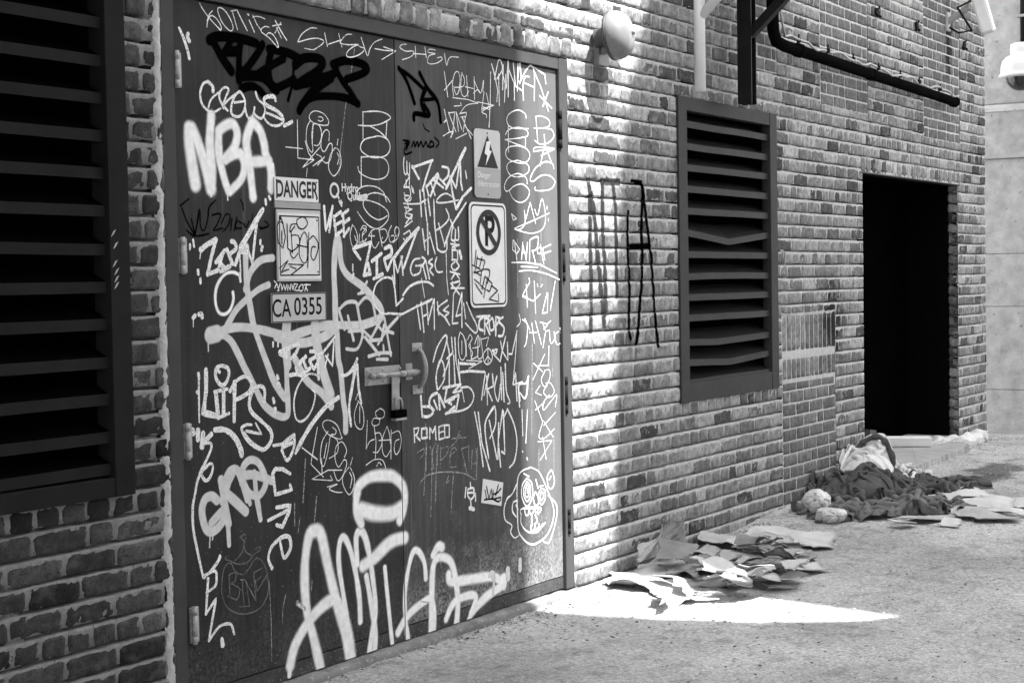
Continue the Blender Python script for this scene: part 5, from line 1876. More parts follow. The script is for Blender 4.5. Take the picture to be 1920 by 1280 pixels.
# high voltage warning
t, x0, x1, z0, z1 = plate("hazard_sign", "pale rounded electric hazard sign with a black lightning triangle, above the parking sign", (888.5, 240, 939.5, 373), YS, 0.003, 0.022, M['signgrey'])
zm = z0 + (z1 - z0) * 0.43
g = MB(); lo = [p for p in rect_round(x0 + .001, z0 + .001, x1 - .001, z1, .022) if p[1] < zm]; lo = [(x1 - .001, zm), (x0 + .001, zm)] + [p for p in lo]
g.prism(lo, YS - .0004, YS - .0001); g.build("lower_panel", M['signmid'], t)
xc = (x0 + x1) / 2; zt0 = z1 - (z1 - z0) * 0.085; zt1 = zm + 0.004
tri = [(xc, zt0), (x0 + (x1 - x0) * .10, zt1), (x0 + (x1 - x0) * .90, zt1)]
flat_poly(tri, YS - .0010, "triangle", M['inkgrey'], t)
bw_ = (x1 - x0); H = zt0 - zt1
bolt_p = [(xc - .04 * bw_, zt0 - .20 * H), (xc + .11 * bw_, zt0 - .16 * H), (xc + .06 * bw_, zt0 - .46 * H), (xc + .15 * bw_, zt0 - .48 * H), (xc - .09 * bw_, zt0 - .95 * H), (xc - .015 * bw_, zt0 - .62 * H), (xc - .12 * bw_, zt0 - .57 * H)]
flat_poly(bolt_p, YS - .0018, "lightning_mark", M['signwhite'], t)
text_mesh("Danger", 0.036, M['signwhite'], t, x0 + .022, zm - .03, YS - .0008, 'LEFT', 1.0)
text_mesh("d'électrocution", 0.036, M['signwhite'], t, x0 + .022, zm - .068, YS - .0008, 'LEFT', 0.82)
for zq in (z1 - .016, z0 + .016):
    g = MB(); g.lathe([(0, -.0016), (.004, -.0012), (.005, 0)], (xc, YS, zq), (0, 1, 0), 10); g.build("screw", M['inkgrey'], t)
# no parking
t, x0, x1, z0, z1 = plate("no_parking_sign", "white no parking sign with a crossed P and a black marker scribble", (879.5, 378, 951.5, 574.5), YS - .003, 0.004, 0.032, M['signwhite'])
yq = YS - .003
outline_band(rect_round(x0 + .010, z0 + .010, x1 - .010, z1 - .010, .026), rect_round(x0 + .017, z0 + .017, x1 - .017, z1 - .017, .022), yq - .0003).build("border", M['ink'], t, fix=False)
cc = W(916, 436, yq); rr = 0.1005
text_mesh("P", 0.185, M['ink'], t, cc.x + .006, cc.z, yq - .0005, sx=0.92, bold=0.004)
ring(cc.x, cc.z, rr, rr * 0.76, yq - .0012).build("prohibition_ring", M['inkgrey'], t, fix=False)
g = MB(); s2 = math.sqrt(.5); w2 = .0125
dd = [(-s2, s2), (s2, -s2)]
pa = (cc.x - rr * .82 * s2, cc.z + rr * .82 * s2); pb = (cc.x + rr * .82 * s2, cc.z - rr * .82 * s2)
g.prism([(pa[0] - w2 * s2, pa[1] - w2 * s2), (pa[0] + w2 * s2, pa[1] + w2 * s2), (pb[0] + w2 * s2, pb[1] + w2 * s2), (pb[0] - w2 * s2, pb[1] - w2 * s2)], yq - .0020, yq - .0014)
g.build("prohibition_bar", M['inkgrey'], t)
build_tag("black marker grid scribble with an arrow", 'K2', SIGNTAG['K2'][2], 0, yq - .0008, (t,))
# paper sticker
p4 = [W(*p, YL - .0022) for p in ((905.5, 897), (943.5, 904), (940, 948), (902, 942))]
st = thing("sticker", (p4[2].x, YL, p4[2].z), "small white paper sticker with a black scrawl low on the right door leaf", "sticker")
flat_poly([(p.x, p.z) for p in p4][::-1], YL - .0026, "paper", M['white'], st, .0006)
build_tag("black marker scrawl", 'K3', SIGNTAG['K3'][2], 0, YL - .0026, (st,))
# printed utility mark on the left leaf: letter Q and two words
mk = MB()
q = W(627, 357, YL - .0022)
ring(q.x, q.z, .030, .020, YL - .0024, 40, 1.02).build("utility_mark", M['signwhite'], leafL, fix=False)
for (dx, dz, a_, l_) in ((.012, -.012, -50, .026), (.026, -.038, -50, .030), (.036, -.036, -50, .018)):
    g = MB(); ca, sa = math.cos(R(a_)), math.sin(R(a_)); w_ = .0045
    g.prism([(q.x + dx + sa * w_, q.z + dz - ca * w_), (q.x + dx + ca * l_ + sa * w_, q.z + dz + sa * l_ - ca * w_), (q.x + dx + ca * l_ - sa * w_, q.z + dz + sa * l_ + ca * w_), (q.x + dx - sa * w_, q.z + dz + ca * w_)], YL - .0028, YL - .0024)
    g.build("utility_mark", M['signwhite'], leafL)
a = W(640, 352, YL - .0024); text_mesh("Hydro", .044, M['signwhite'], leafL, a.x, a.z, YL - .0024, 'LEFT', 0.95, "utility_lettering", 0, .0012)
a = W(651, 368, YL - .0024); text_mesh("Québec", .044, M['signwhite'], leafL, a.x, a.z, YL - .0024, 'LEFT', 0.95, "utility_lettering", 0, .0012)
# concrete sill under the door
g = MB(); n = 90; vs = []; prof = [(-0.028, -0.05), (-0.030, 0.012), (-0.022, 0.026), (0.0, 0.031), (0.06, 0.032)]
for i in range(n + 1):
    x = 4.12 + (6.90 - 4.12) * i / n
    for j, (yy, zz) in enumerate(prof):
        vs.append((x, yy + (vnoise(x * 18, j * 3.1, 6) - .5) * .010, zz + (vnoise(x * 22, j * 2.3, 7) - .5) * .008 - (0.012 * max(0, x - 6.3) if j else 0)))
m_ = len(prof)
g.add(vs, [(i * m_ + j, i * m_ + j + 1, (i + 1) * m_ + j + 1, (i + 1) * m_ + j) for i in range(n) for j in range(m_ - 1)], True)
tag(g.build("door_sill", M['sill'], None, fix=False), "worn concrete sill along the foot of the double steel door", "sill")

# ------------------------------------------------------------------ dark doorway at the far end of the wall
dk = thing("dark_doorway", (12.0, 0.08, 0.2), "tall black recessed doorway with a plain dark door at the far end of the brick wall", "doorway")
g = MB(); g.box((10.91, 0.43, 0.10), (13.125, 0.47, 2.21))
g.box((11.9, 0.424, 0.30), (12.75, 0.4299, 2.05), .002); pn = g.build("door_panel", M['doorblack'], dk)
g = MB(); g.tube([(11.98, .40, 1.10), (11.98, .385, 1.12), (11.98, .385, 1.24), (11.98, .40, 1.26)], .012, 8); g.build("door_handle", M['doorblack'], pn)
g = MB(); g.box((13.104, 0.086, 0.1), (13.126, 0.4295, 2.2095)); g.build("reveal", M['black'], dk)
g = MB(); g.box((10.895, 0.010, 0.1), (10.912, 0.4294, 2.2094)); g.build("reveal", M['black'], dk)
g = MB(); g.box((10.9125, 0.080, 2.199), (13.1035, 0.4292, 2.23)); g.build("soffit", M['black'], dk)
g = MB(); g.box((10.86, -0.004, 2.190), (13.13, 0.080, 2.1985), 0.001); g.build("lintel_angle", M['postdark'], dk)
g = MB(); vs = []
# concrete doorstep with a broken front edge
slab_px = [(1621, 866), (1700, 877), (1716, 874), (1735, 866), (1752, 858), (1780, 850), (1800, 842), (1816, 834)]
front = [XP(px, py, 0) if False else None for px, py in slab_px]
def PZ(px, py, z):
    d = ray(px, py); t = (z - CAM_POS[2]) / d[2]
    return Vector(CAM_POS + t * d)
zs = 0.205
fr = [PZ(*p, zs) for p in slab_px]
fr = [Vector((10.86, -0.36, zs))] + fr[2:]
edge = dense([Vector((p.x, p.y)) for p in fr], 0.03)
edge = [Vector((p.x + rg.uniform(-.012, .012), p.y + rg.uniform(-.012, .012))) for p in edge]
top = [(p.x, p.y, zs + rg.uniform(-.004, .002)) for p in edge] + [(13.09, 0.0, zs), (13.09, 0.424, zs), (10.92, 0.424, zs), (10.92, -0.02, zs)]
bot = [(x, y - (0.0 if y > -.01 else rg.uniform(0.0, .05)), -0.05) for x, y, z in top]
n = len(top)
g.add(top + bot, [tuple(range(n)), tuple(range(2 * n - 1, n - 1, -1))] + [(i, (i + 1) % n, n + (i + 1) % n, n + i) for i in range(n)])
g.build("doorstep", M['slab'], dk)

# ------------------------------------------------------------------ concrete wall closing the view on the right
cw = thing("concrete_wall", (15.2, 0, 0), "pale concrete block wall with a projecting band, beyond the corner of the brick wall", "wall")
g = MB(); XW = 15.0
joints = [-0.2, 0.446, 1.192, 1.664, 2.515]
for a, b_ in zip(joints[:-1], joints[1:]): g.box((XW, -1.35, a + .004), (XW + .5, 3.0, b_ - .004), 0.005)
g.build("wall_blocks", M['concrete'], cw)
g = MB(); g.box((XW + .006, -1.345, -0.2), (XW + .45, 2.99, 4.8)); g.build("wall_joints", M['carddark'], cw)
g = MB(); g.box((XW - .035, -1.36, 2.515), (XW + .5, 3.0, 2.930), 0.004)
g.build("projecting_band", M['concrete'], cw)
g = MB(); vs = [(XW - .045, y, z) for y in (-1.37, 3.0) for z in (2.931, 2.965)] + [(XW + .02, y, 3.005) for y in (-1.37, 3.0)] + [(XW + .02, y, 2.931) for y in (-1.37, 3.0)]
g.add(vs, [(0, 1, 3, 2), (1, 4, 5, 3), (4, 6, 7, 5), (6, 0, 2, 7), (0, 6, 4, 1), (2, 3, 5, 7)])
g.build("ledge", M['concrete_ledge'], cw)
g = MB(); g.box((XW, -1.35, 3.0055), (XW + .5, 3.0, 4.9), 0.005); g.build("stucco_face", M['concrete'], cw)

# conduit and dome camera on the concrete wall
XC = 14.62
a = XP(1917, -30, XW - .03); b_ = XP(1920, 86, XW - .03)
g = MB(); g.tube([(XW - .03, a.y, 4.4), (XW - .03, a.y, XP(1918, 82, XW - .03).z)], 0.021, 12)
cd = thing("conduit_pipe", (XW - .03, a.y, b_.z), "thin dark conduit running down the concrete wall to the dome camera", "pipe")
g.build("pipe", M['cable'], cd)
g = MB(); zc = XP(1917, 30, XW - .03).z; g.box((XW - .062, a.y - .045, zc - .012), (XW - .002, a.y + .045, zc + .012), .003); g.build("clamp", M['steel'], cd)
c0 = XP(1914, 130, XC)
dcx, dcy = XC, c0.y
zz = lambda py: XP(1914, py, XC).z
dc = thing("dome_camera", (dcx, dcy, zz(170)), "white dome security camera with a black glass dome, hung before the concrete wall", "camera")
u = 1 / 201.0
g = MB(); g.lathe([(0, zz(80)), (.055, zz(80.5)), (.085, zz(83)), (.088, zz(95)), (.085, zz(102)), (.095, zz(104)), (.125, zz(107)), (.155, zz(114)), (.168, zz(124)), (.170, zz(136)), (.173, zz(138)), (.185, zz(141)), (.186, zz(144)), (.15, zz(145.5)), (0.0, zz(145.5))], (dcx, dcy, 0), (0, 0, 1), 48)
g.build("housing", M['white'], dc)
g = MB(); rr = .125; g.lathe([(rr, zz(145.6))] + [(rr * math.cos(t), zz(145.6) - .115 * math.sin(t)) for t in np.linspace(0.05, math.pi / 2, 12)], (dcx, dcy, 0), (0, 0, 1), 40)
g.build("glass_dome", M['dome'], dc)
g = MB(); g.box((dcx - .03, dcy - .05, zz(96)), (XW - .001, dcy + .05, zz(84)), .008); g.box((XW - .03, dcy - .11, zz(108)), (XW - .0012, dcy + .11, zz(74)), .006)
g.build("wall_arm", M['white'], dc)

# ------------------------------------------------------------------ alarm bell on the bricks
bc = W(1150, 67, -0.10)
bl_ = thing("alarm_bell", (bc.x, 0.0, bc.z), "round pale metal alarm bell on the sunlit bricks, right of the double door", "bell")
ax = Vector((0.16, -1, 0.10)).normalized(); bc0 = Vector((bc.x, -0.11, bc.z))
g = MB(); rr = .118
g.lathe([(rr * .98, -.012), (rr * 1.0, -.006), (rr, .010), (rr * .975, .028), (rr * .91, .046), (rr * .79, .063), (rr * .60, .077), (rr * .38, .085), (rr * .18, .088), (0, .089)], bc0, ax, 48)
g.lathe([(rr * .97, -.010), (rr * .5, -.004), (0, -.003)], bc0, ax, 48)
g.build("gong", M['bell'], bl_)
g = MB(); g.lathe([(0, .102), (.010, .101), (.013, .096), (.013, .085)], bc0, ax, 14); g.build("gong_bolt", M['steel'], bl_)
g = MB(); g.lathe([(rr * .99, -.0125), (rr * 1.02, -.018), (rr * .99, -.026), (rr * .80, -.034), (.052, -.050), (.044, -.075), (.048, -.098)], bc0, ax, 40); g.build("mechanism_cone", M['belldark'], bl_)
g = MB(); q = W(1122, 92, 0); g.box((q.x - .05, -.028, q.z - .085), (q.x + .06, .004, q.z + .05), .006); g.bar((q.x + .0, -.02, q.z - .02), bc0 - ax * .05, .035, .05, bev=.004); g.build("wall_bracket", M['bell'], bl_)

# ------------------------------------------------------------------ steel landing on two posts, above the narrow vent
yP = -0.12
pA0 = W(1313, 172, yP); pB0 = W(1405, 196, yP)
ld = thing("steel_landing", ((pA0.x + pB0.x) / 2, 0, pB0.z), "two wall posts with raking struts that carry a steel landing above the narrow vent", "landing")
ztop = 3.62
g = MB(); g.tube([(pA0.x, yP, pA0.z), (pA0.x, yP, ztop)], 0.030, 20); tag(g.build("post", M['postlight'], ld), "light grey round post")
g = MB(); g.box((pB0.x - .034, yP - .030, pB0.z), (pB0.x - .028, yP + .055, ztop)); g.box((pB0.x + .030, yP - .030, pB0.z), (pB0.x + .036, yP + .055, ztop)); g.box((pB0.x - .0278, yP + .012, pB0.z + .0), (pB0.x + .0298, yP + .02, ztop), 0.0)
for zq in (pB0.z + .09, pB0.z + .75): g.lathe([(0, -.012), (.012, -.010), (.014, 0)], (pB0.x - .004, yP + .012, zq), (0, 1, 0), 10)
tag(g.build("post", M['postdark'], ld), "dark channel post")
def strut(p, zj, reach, rise, mt, round_):
    a = Vector((p.x, yP - .01, zj)); b_ = Vector((p.x, yP - reach, zj + rise))
    g = MB()
    if round_: g.tube([a, b_], .026, 16)
    else: g.bar(a, b_, .058, .05, bev=.003)
    g.build("strut", mt, ld)
strut(pA0, W(1317, 33, yP).z, .80, ztop - W(1317, 33, yP).z, M['postlight'], True)
strut(pB0, W(1402, 66, yP).z, .86, ztop - W(1402, 66, yP).z, M['postdark'], False)
g = MB(); g.box((pA0.x - .25, -1.15, ztop + .001), (pB0.x + .12, -0.01, ztop + .05), .003); g.build("deck", M['postdark'], ld)

# ------------------------------------------------------------------ drain pipe with a cable strapped along it
yD = -0.075
p0 = W(1449, -60, yD); p1 = W(1449, 58, yD); p2 = W(1464, 84, yD); p3 = W(1792, 192, yD)
dp = thing("drain_pipe", (p2.x, yD, p3.z), "black drain pipe that drops down the bricks and turns to run along the wall", "pipe")
path = [Vector((p1.x, yD, 3.75)), Vector((p1.x, yD, p1.z + .05)), Vector((p1.x + .012, yD, p1.z - .01)), Vector((p1.x + .05, yD, p1.z - .055)), Vector((p2.x + .06, yD, p2.z + (p3.z - p2.z) * .05))]
path += [p2.lerp(p3, s) for s in (.15, .3, .5, .7, .9, 1.0)]
g = MB(); g.tube(path, .036, 18); g.build("pipe", M['pipe'], dp)
for s in (.08, .45, .985):
    q = p2.lerp(p3, s); d = (p3 - p2).normalized(); g = MB(); g.tube([q - d * .03, q + d * .03], .043, 18); g.build("collar", M['pipe'], dp)
cb = []
for i in range(41):
    s = i / 40; q = p2.lerp(p3, s)
    cb.append((q.x, yD - .028 - .008 * math.sin(s * 23), q.z + .046 + .012 * math.sin(s * 31) + .008 * math.sin(s * 77)))
cb = [(p1.x + .05, yD - .02, 3.7), (p1.x + .052, yD - .03, p1.z + .10), (p1.x + .075, yD - .035, p1.z + .02)] + cb
g = MB(); g.tube(cb, .0075, 8); ca_ = g.build("cable", M['cablelight'], dp)
for s in (.06, .2, .33, .47, .6, .72, .86):
    g = MB(); q = p2.lerp(p3, s); g.tube([(q.x, yD - .02, q.z + .03), (q.x + .006, yD - .03, q.z + .085)], .006, 6); g.box((q.x - .008, yD - .042, q.z + .034), (q.x + .008, yD - .02, q.z + .062), .002)
    g.build("cable_tie", M['cable'], dp)
# iron anchors left in the bricks
for i, (px, py, lb) in enumerate(((1643, 24, "rusty iron stub in the bricks, the left one above the drain pipe"), (1717, 50, "rusty iron stub in the bricks, the middle one above the drain pipe"), (1806, 86, "rusty iron stub in the bricks below the white lamp arm"))):
    q = W(px, py, 0); g = MB()
    g.box((q.x - .035, -.018, q.z - .022), (q.x + .03, .006, q.z + .02), .004, Matrix.Rotation(.3 + i, 3, 'Y')); g.bar((q.x, .0, q.z - .01), (q.x + .015, -.03, q.z - .035), .014, .018, bev=.003)
    g.bar((q.x + .015, -.005, q.z + .01), (q.x + .02, -.02, q.z + .045), .010, .012, bev=.002)
    tag(g.build("iron_stub", M['hinge_dark'], None), lb, "iron stub", "iron stubs left in the bricks")
# small clip on the right edge of the vent frame
q = W(1459, 478, 0); g = MB()
for dx in (0, .03): g.tube([(q.x + dx, -.012, q.z + .03), (q.x + dx + .006, -.03, q.z + .012), (q.x + dx + .01, -.02, q.z - .045)], .006, 8)
tag(g.build("pipe_clip", M['cablelight'], None), "small pale metal clip on the bricks beside the narrow vent", "clip")

# ------------------------------------------------------------------ white lamp on a bracket arm near the corner
q = W(1775, 38, 0)
lm = thing("wall_lamp", (q.x, 0, q.z), "white box-shaped lamp held out from the bricks by a short arm near the corner", "lamp")
yl0 = -0.36
e0 = W(1855, 62, yl0)
axis = Vector((0.0, -0.28, -1.0)).normalized()
lowc = Vector((e0.x, yl0, e0.z)); upc = lowc - axis * .62
g = MB()
wv = Vector((1, 0, 0)); dv = axis.cross(wv).normalized()
def ringp(c_, hw, hd): return [c_ + wv * sx * hw + dv * sy * hd for sx, sy in ((-1, -1), (1, -1), (1, 1), (-1, 1))]
bm = bmesh.new(); vv = [bm.verts.new(p) for p in ringp(lowc, .047, .047) + ringp(upc, .047, .047)]
for fidx in ((0, 1, 2, 3), (7, 6, 5, 4), (0, 4, 5, 1), (1, 5, 6, 2), (2, 6, 7, 3), (3, 7, 4, 0)): bm.faces.new([vv[i] for i in fidx])
bmesh.ops.recalc_face_normals(bm, faces=bm.faces); bmesh.ops.bevel(bm, geom=bm.edges[:], offset=.010, segments=2, affect='EDGES')
g.bm_add(bm); g.build("lamp_housing", M['white'], lm)
g = MB(); g.bar(lowc - axis * .02 - dv * .050, upc - dv * .050, .06, .012, bev=.003); g.build("lens", M['foam'], lm)
g = MB(); g.box((q.x - .02, -.016, q.z - .085), (q.x + .05, .004, q.z + .06), .004); am = lowc - axis * .22 + wv * -.02
g.bar((q.x + .012, -.01, q.z - .01), (am.x, am.y + .08, am.z + .0), .022, .05, bev=.004); g.build("bracket_arm", M['concrete_ledge'], lm)
g = MB(); g.tube([(q.x + .02, -.014, q.z - .055), (q.x + .05, -.08, q.z - .10), (q.x + .09, -.17, q.z - .085), (am.x - .06, am.y + .16, am.z - .01), (am.x, am.y + .07, am.z + .04), (am.x + .02, am.y + .04, am.z + .16)], .009, 8); g.build("cable", M['cable'], lm)
# a dark streak is left on the bricks below the arm; a dark patch of soot lower down

# ------------------------------------------------------------------ litter: flattened cardboard, clothes, bags
def inside(p, poly):
    c_ = False; n = len(poly); j = n - 1
    for i in range(n):
        a, b_ = poly[i], poly[j]
        if (a[1] > p[1]) != (b_[1] > p[1]) and p[0] < (b_[0] - a[0]) * (p[1] - a[1]) / (b_[1] - a[1] + 1e-12) + a[0]: c_ = not c_
        j = i
    return c_
def dist_edge(p, poly):
    best = 9e9; n = len(poly)
    for i in range(n):
        a = Vector(poly[i]); b_ = Vector(poly[(i + 1) % n]); ab = b_ - a
        t = max(0, min(1, (Vector(p) - a).dot(ab) / (ab.length_squared + 1e-12)))
        best = min(best, (Vector(p) - a - ab * t).length)
    return best
seedc = [0]
def sheet(px, region, name, mat_, label, cat, group, dz=0.01, step=0.028, thick=0.004, hump=0.0, wave=0.008, wfreq=7.0, curl=0.02, torn=0.009, folds=0.016, ffreq=5.0, fdir=0.6, smooth=False):
    """a torn sheet or a heap of cloth: outline read off the photograph onto the ground, then creased, curled and given thickness"""
    seedc[0] += 1; sd = seedc[0]; r = random.Random(sd * 17)
    ox, oy, s = region
    P = [GP(ox + a / s, oy + b / s, dz) for a, b in px]
    outl = []
    for i in range(len(P)):
        a, b_ = P[i], P[(i + 1) % len(P)]
        n = max(1, int((b_ - a).length / step))
        for k in range(n):
            q = a.lerp(b_, k / n); j = torn if k else torn * .4
            bx = (float(vnoise(q.x * 16 + sd, q.y * 16, sd)) - .5) * 5 * torn; by = (float(vnoise(q.x * 16, q.y * 16 + sd, sd + 2)) - .5) * 5 * torn
            outl.append((q.x + bx + r.uniform(-j, j), q.y + by + r.uniform(-j, j)))
    xs = [p[0] for p in outl]; ys = [p[1] for p in outl]
    pts = list(outl); y = min(ys)
    while y < max(ys):
        x = min(xs)
        while x < max(xs):
            q = (x + r.uniform(-.3, .3) * step, y + r.uniform(-.3, .3) * step)
            if inside(q, outl) and dist_edge(q, outl) > step * .55: pts.append(q)
            x += step
        y += step
    n = len(outl)
    res = geometry.delaunay_2d_cdt([Vector(p) for p in pts], [(i, (i + 1) % n) for i in range(n)], [list(range(n))], 2, 1e-5)
    V2, F2 = res[0], res[2]
    cx = sum(xs) / n; cy = sum(ys) / n
    ca, sa = math.cos(fdir + sd), math.sin(fdir + sd)
    vs = []
    for v in V2:
        d = dist_edge(v, outl)
        h = ground_h(v.x, v.y) + dz
        e = math.exp(-d / 0.06)
        lift = max(0, float(vnoise(v.x * 4.5 + sd * 5, v.y * 4.5, sd)) - .45) * 2
        h += curl * e * lift
        h += wave * (float(vnoise(v.x * wfreq + sd * 3.1, v.y * wfreq, sd + 3)) - .35) * 2
        if hump:
            k = 1 - math.exp(-d / 0.09)
            h += hump * k * (0.55 + 0.9 * float(vnoise(v.x * 3.2 + sd, v.y * 4.2, sd + 9)))
        if folds:
            wx = (v.x * ca + v.y * sa) * ffreq + 3.5 * float(vnoise(v.x * 4, v.y * 4, sd + 1)); 
            f_ = 1 - abs(2 * float(vnoise(wx, (v.x * sa - v.y * ca) * ffreq * .25, sd + 7)) - 1)
            w2 = (v.x * ca * .6 + v.y * sa * 1.3) * ffreq * 2.3 + 5 * float(vnoise(v.x * 7, v.y * 7, sd + 4))
            f2 = 1 - abs(2 * float(vnoise(w2, (v.x * sa - v.y * ca) * ffreq * .6, sd + 8)) - 1)
            h += (folds * (f_ ** 2.2) + folds * .45 * f2 ** 2) * (1 - .75 * e)
        vs.append(Vector((v.x, v.y, h)))
    g = MB(); m_ = len(vs)
    low = [Vector((v.x, v.y, max(v.z - thick, ground_h(v.x, v.y) - .01))) for v in vs]
    fs = [tuple(f_) for f_ in F2]
    from collections import Counter
    ec = Counter(); 
    for f_ in fs:
        for i in range(len(f_)): ec[tuple(sorted((f_[i], f_[(i + 1) % len(f_)])))] += 1
    side = []
    for f_ in fs:
        for i in range(len(f_)):
            a, b_ = f_[i], f_[(i + 1) % len(f_)]
            if ec[tuple(sorted((a, b_)))] == 1: side.append((a, b_, b_ + m_, a + m_))
    g.add(vs + low, fs + [tuple(i + m_ for i in f_[::-1]) for f_ in fs], True)
    g.add([], [], False)
    g.f += side; g.sm += [False] * len(side)
    o = g.build(name, mat_, None, fix=False)
    return tag(o, label, cat, group)
Z7 = (1080, 920, 3.692); Z8 = (1480, 780, 4.364)
GC = "flattened cardboard heaped at the foot of the brick wall"
card = lambda px, lb, mt='card', **k: sheet(px, Z7, "cardboard_sheet", M[mt], lb, "cardboard", GC, **k)
card([(395, 560), (450, 500), (545, 490), (640, 520), (790, 560), (560, 620), (395, 612)], "pale crumpled cardboard between the sunlit sheet and the standing flap", 'cardpale', dz=.012, wave=.018, wfreq=9, curl=.01)
card([(200, 650), (235, 600), (420, 612), (560, 640), (700, 690), (860, 745), (1040, 742), (870, 768), (610, 803), (540, 705), (400, 690), (250, 680)], "long bright torn cardboard sheet lying in the sun at the front of the heap", 'cardpale', dz=.01, wave=.03, wfreq=6, curl=.03)
card([(525, 690), (640, 690), (660, 770), (605, 800)], "small folded cardboard flap on the sunlit sheet", 'card', dz=.045, wave=.02, curl=.02)
card([(490, 622), (640, 620), (800, 670), (850, 735), (780, 700), (640, 655)], "narrow bent strip of cardboard overlapping the sunlit sheet", 'card', dz=.04, wave=.03, curl=.03)
card([(1180, 310), (1250, 270), (1400, 258), (1640, 292), (1825, 322), (1750, 398), (1620, 402), (1500, 345)], "pale wide cardboard sheet at the far right of the heap", 'cardpale', dz=.02, wave=.02, curl=.035)
card([(850, 372), (990, 268), (1180, 310), (1320, 330), (1390, 400), (1170, 402), (1050, 402)], "broad cardboard sheet leaning up against the foot of the wall", 'card', dz=.035, wave=.03, curl=.04)
card([(1120, 340), (1300, 320), (1480, 350), (1680, 490), (1560, 500), (1400, 470), (1250, 440)], "cardboard sheet with a split edge in the middle of the far side", 'card', dz=.03, wave=.025, curl=.03)
card([(1400, 470), (1520, 470), (1640, 490), (1775, 545), (1640, 575), (1555, 565)], "squarish cardboard piece at the right end of the heap near the asphalt", 'cardpale', dz=.02, wave=.012, curl=.035)
card([(750, 425), (900, 402), (1160, 430), (1400, 462), (1440, 482), (1160, 522), (1000, 520), (860, 462)], "large smooth cardboard sheet in the middle of the heap", 'card', dz=.06, wave=.03, curl=.03)
card([(1150, 418), (1280, 425), (1410, 470), (1300, 478), (1200, 450)], "dark curled cardboard flap in the middle of the heap", 'carddark', dz=.08, wave=.03, curl=.05)
card([(690, 490), (860, 462), (1030, 520), (1170, 522), (1440, 555), (1200, 575), (900, 548)], "dark edged cardboard sheet under the large smooth sheet", 'carddark', dz=.035, wave=.03, curl=.04)
card([(560, 500), (720, 500), (870, 545), (835, 625), (780, 575), (640, 600)], "curling cardboard piece in front of the standing flap", 'card', dz=.02, wave=.018, curl=.015)
card([(840, 655), (900, 600), (980, 568), (1120, 555), (1245, 550), (1150, 640), (1000, 662)], "crumpled cardboard piece at the front edge of the heap", 'card', dz=.012, wave=.02, wfreq=9, curl=.015)
card([(1000, 660), (1090, 610), (1180, 590), (1262, 562), (1180, 640), (1080, 680)], "twisted dark scrap of cardboard at the front edge of the heap", 'carddark', dz=.03, wave=.05, wfreq=10, curl=.05)
card([(1240, 600), (1350, 570), (1440, 600), (1610, 632), (1480, 650), (1300, 662)], "thin torn cardboard strip at the front right of the heap", 'carddark', dz=.012, wave=.03, curl=.04)
card([(1300, 650), (1420, 640), (1530, 675), (1440, 682), (1340, 678)], "pale scrap of cardboard lying on the asphalt before the heap", 'cardpale', dz=.008, wave=.012, curl=.02)
card([(1160, 530), (1290, 510), (1440, 520), (1460, 560), (1300, 570), (1180, 560)], "rolled piece of cardboard on the right half of the heap", 'carddark', dz=.07, wave=.03, curl=.03)
card([(780, 500), (850, 480), (900, 545), (830, 520)], "upturned corner of cardboard left of the middle of the heap", 'cardpale', dz=.075, wave=.03, curl=.03)
card([(1200, 590), (1260, 570), (1370, 575), (1320, 630), (1260, 620)], "folded pale cardboard corner at the front right of the heap", 'cardpale', dz=.05, wave=.04, curl=.04)
# two flaps standing up against the wall
def flap(pts, lb, mt):
    g = MB(); n = 10; vs = []
    A, B, C_, D_ = [Vector(p) for p in pts]
    for i in range(n + 1):
        for j in range(n + 1):
            s, t = i / n, j / n
            p = A.lerp(B, s).lerp(D_.lerp(C_, s), t)
            p += Vector((0, -1, 0)) * (.05 * math.sin(math.pi * s) * t + .015 * (float(vnoise(s * 5, t * 5 + len(lb), 12)) - .5))
            if i in (0, n) or j == n: p += Vector((rg.uniform(-.006, .006), 0, rg.uniform(-.006, .006)))
            vs.append(p)
    m_ = len(vs); w_ = n + 1
    vb = [p + Vector((0.001, .004, 0)) for p in vs]
    fs = [(i * w_ + j, (i + 1) * w_ + j, (i + 1) * w_ + j + 1, i * w_ + j + 1) for i in range(n) for j in range(n)]
    rim = [i * w_ for i in range(w_)] + [n * w_ + j for j in range(1, w_)] + [i * w_ + n for i in range(n - 1, -1, -1)] + [j for j in range(n - 1, 0, -1)]
    g.add(vs + vb, fs + [tuple(k + m_ for k in f_[::-1]) for f_ in fs] + [(rim[i], rim[(i + 1) % len(rim)], rim[(i + 1) % len(rim)] + m_, rim[i] + m_) for i in range(len(rim))])
    tag(g.build("cardboard_sheet", M[mt], None, fix=False), lb, "cardboard", GC)
c7 = lambda a, b_, y: W(1080 + a / 3.692, 920 + b_ / 3.692, y)
flap([c7(430, 495, -.12), c7(550, 452, -.07), c7(605, 238, -.03), c7(432, 375, -.06)], "pale folded cardboard flap propped upright against the bricks at the left of the heap", 'card')
flap([c7(565, 450, -.06), c7(770, 350, -.05), c7(735, 182, -.02), c7(612, 232, -.03)], "dark cardboard flap leaning on the bricks behind the pale one", 'carddark')
flap([c7(560, 470, -.20), c7(745, 465, -.30), c7(860, 378, -.28), c7(590, 325, -.10)], "broad dark cardboard panel curving up in front of the leaning flaps", 'carddark')
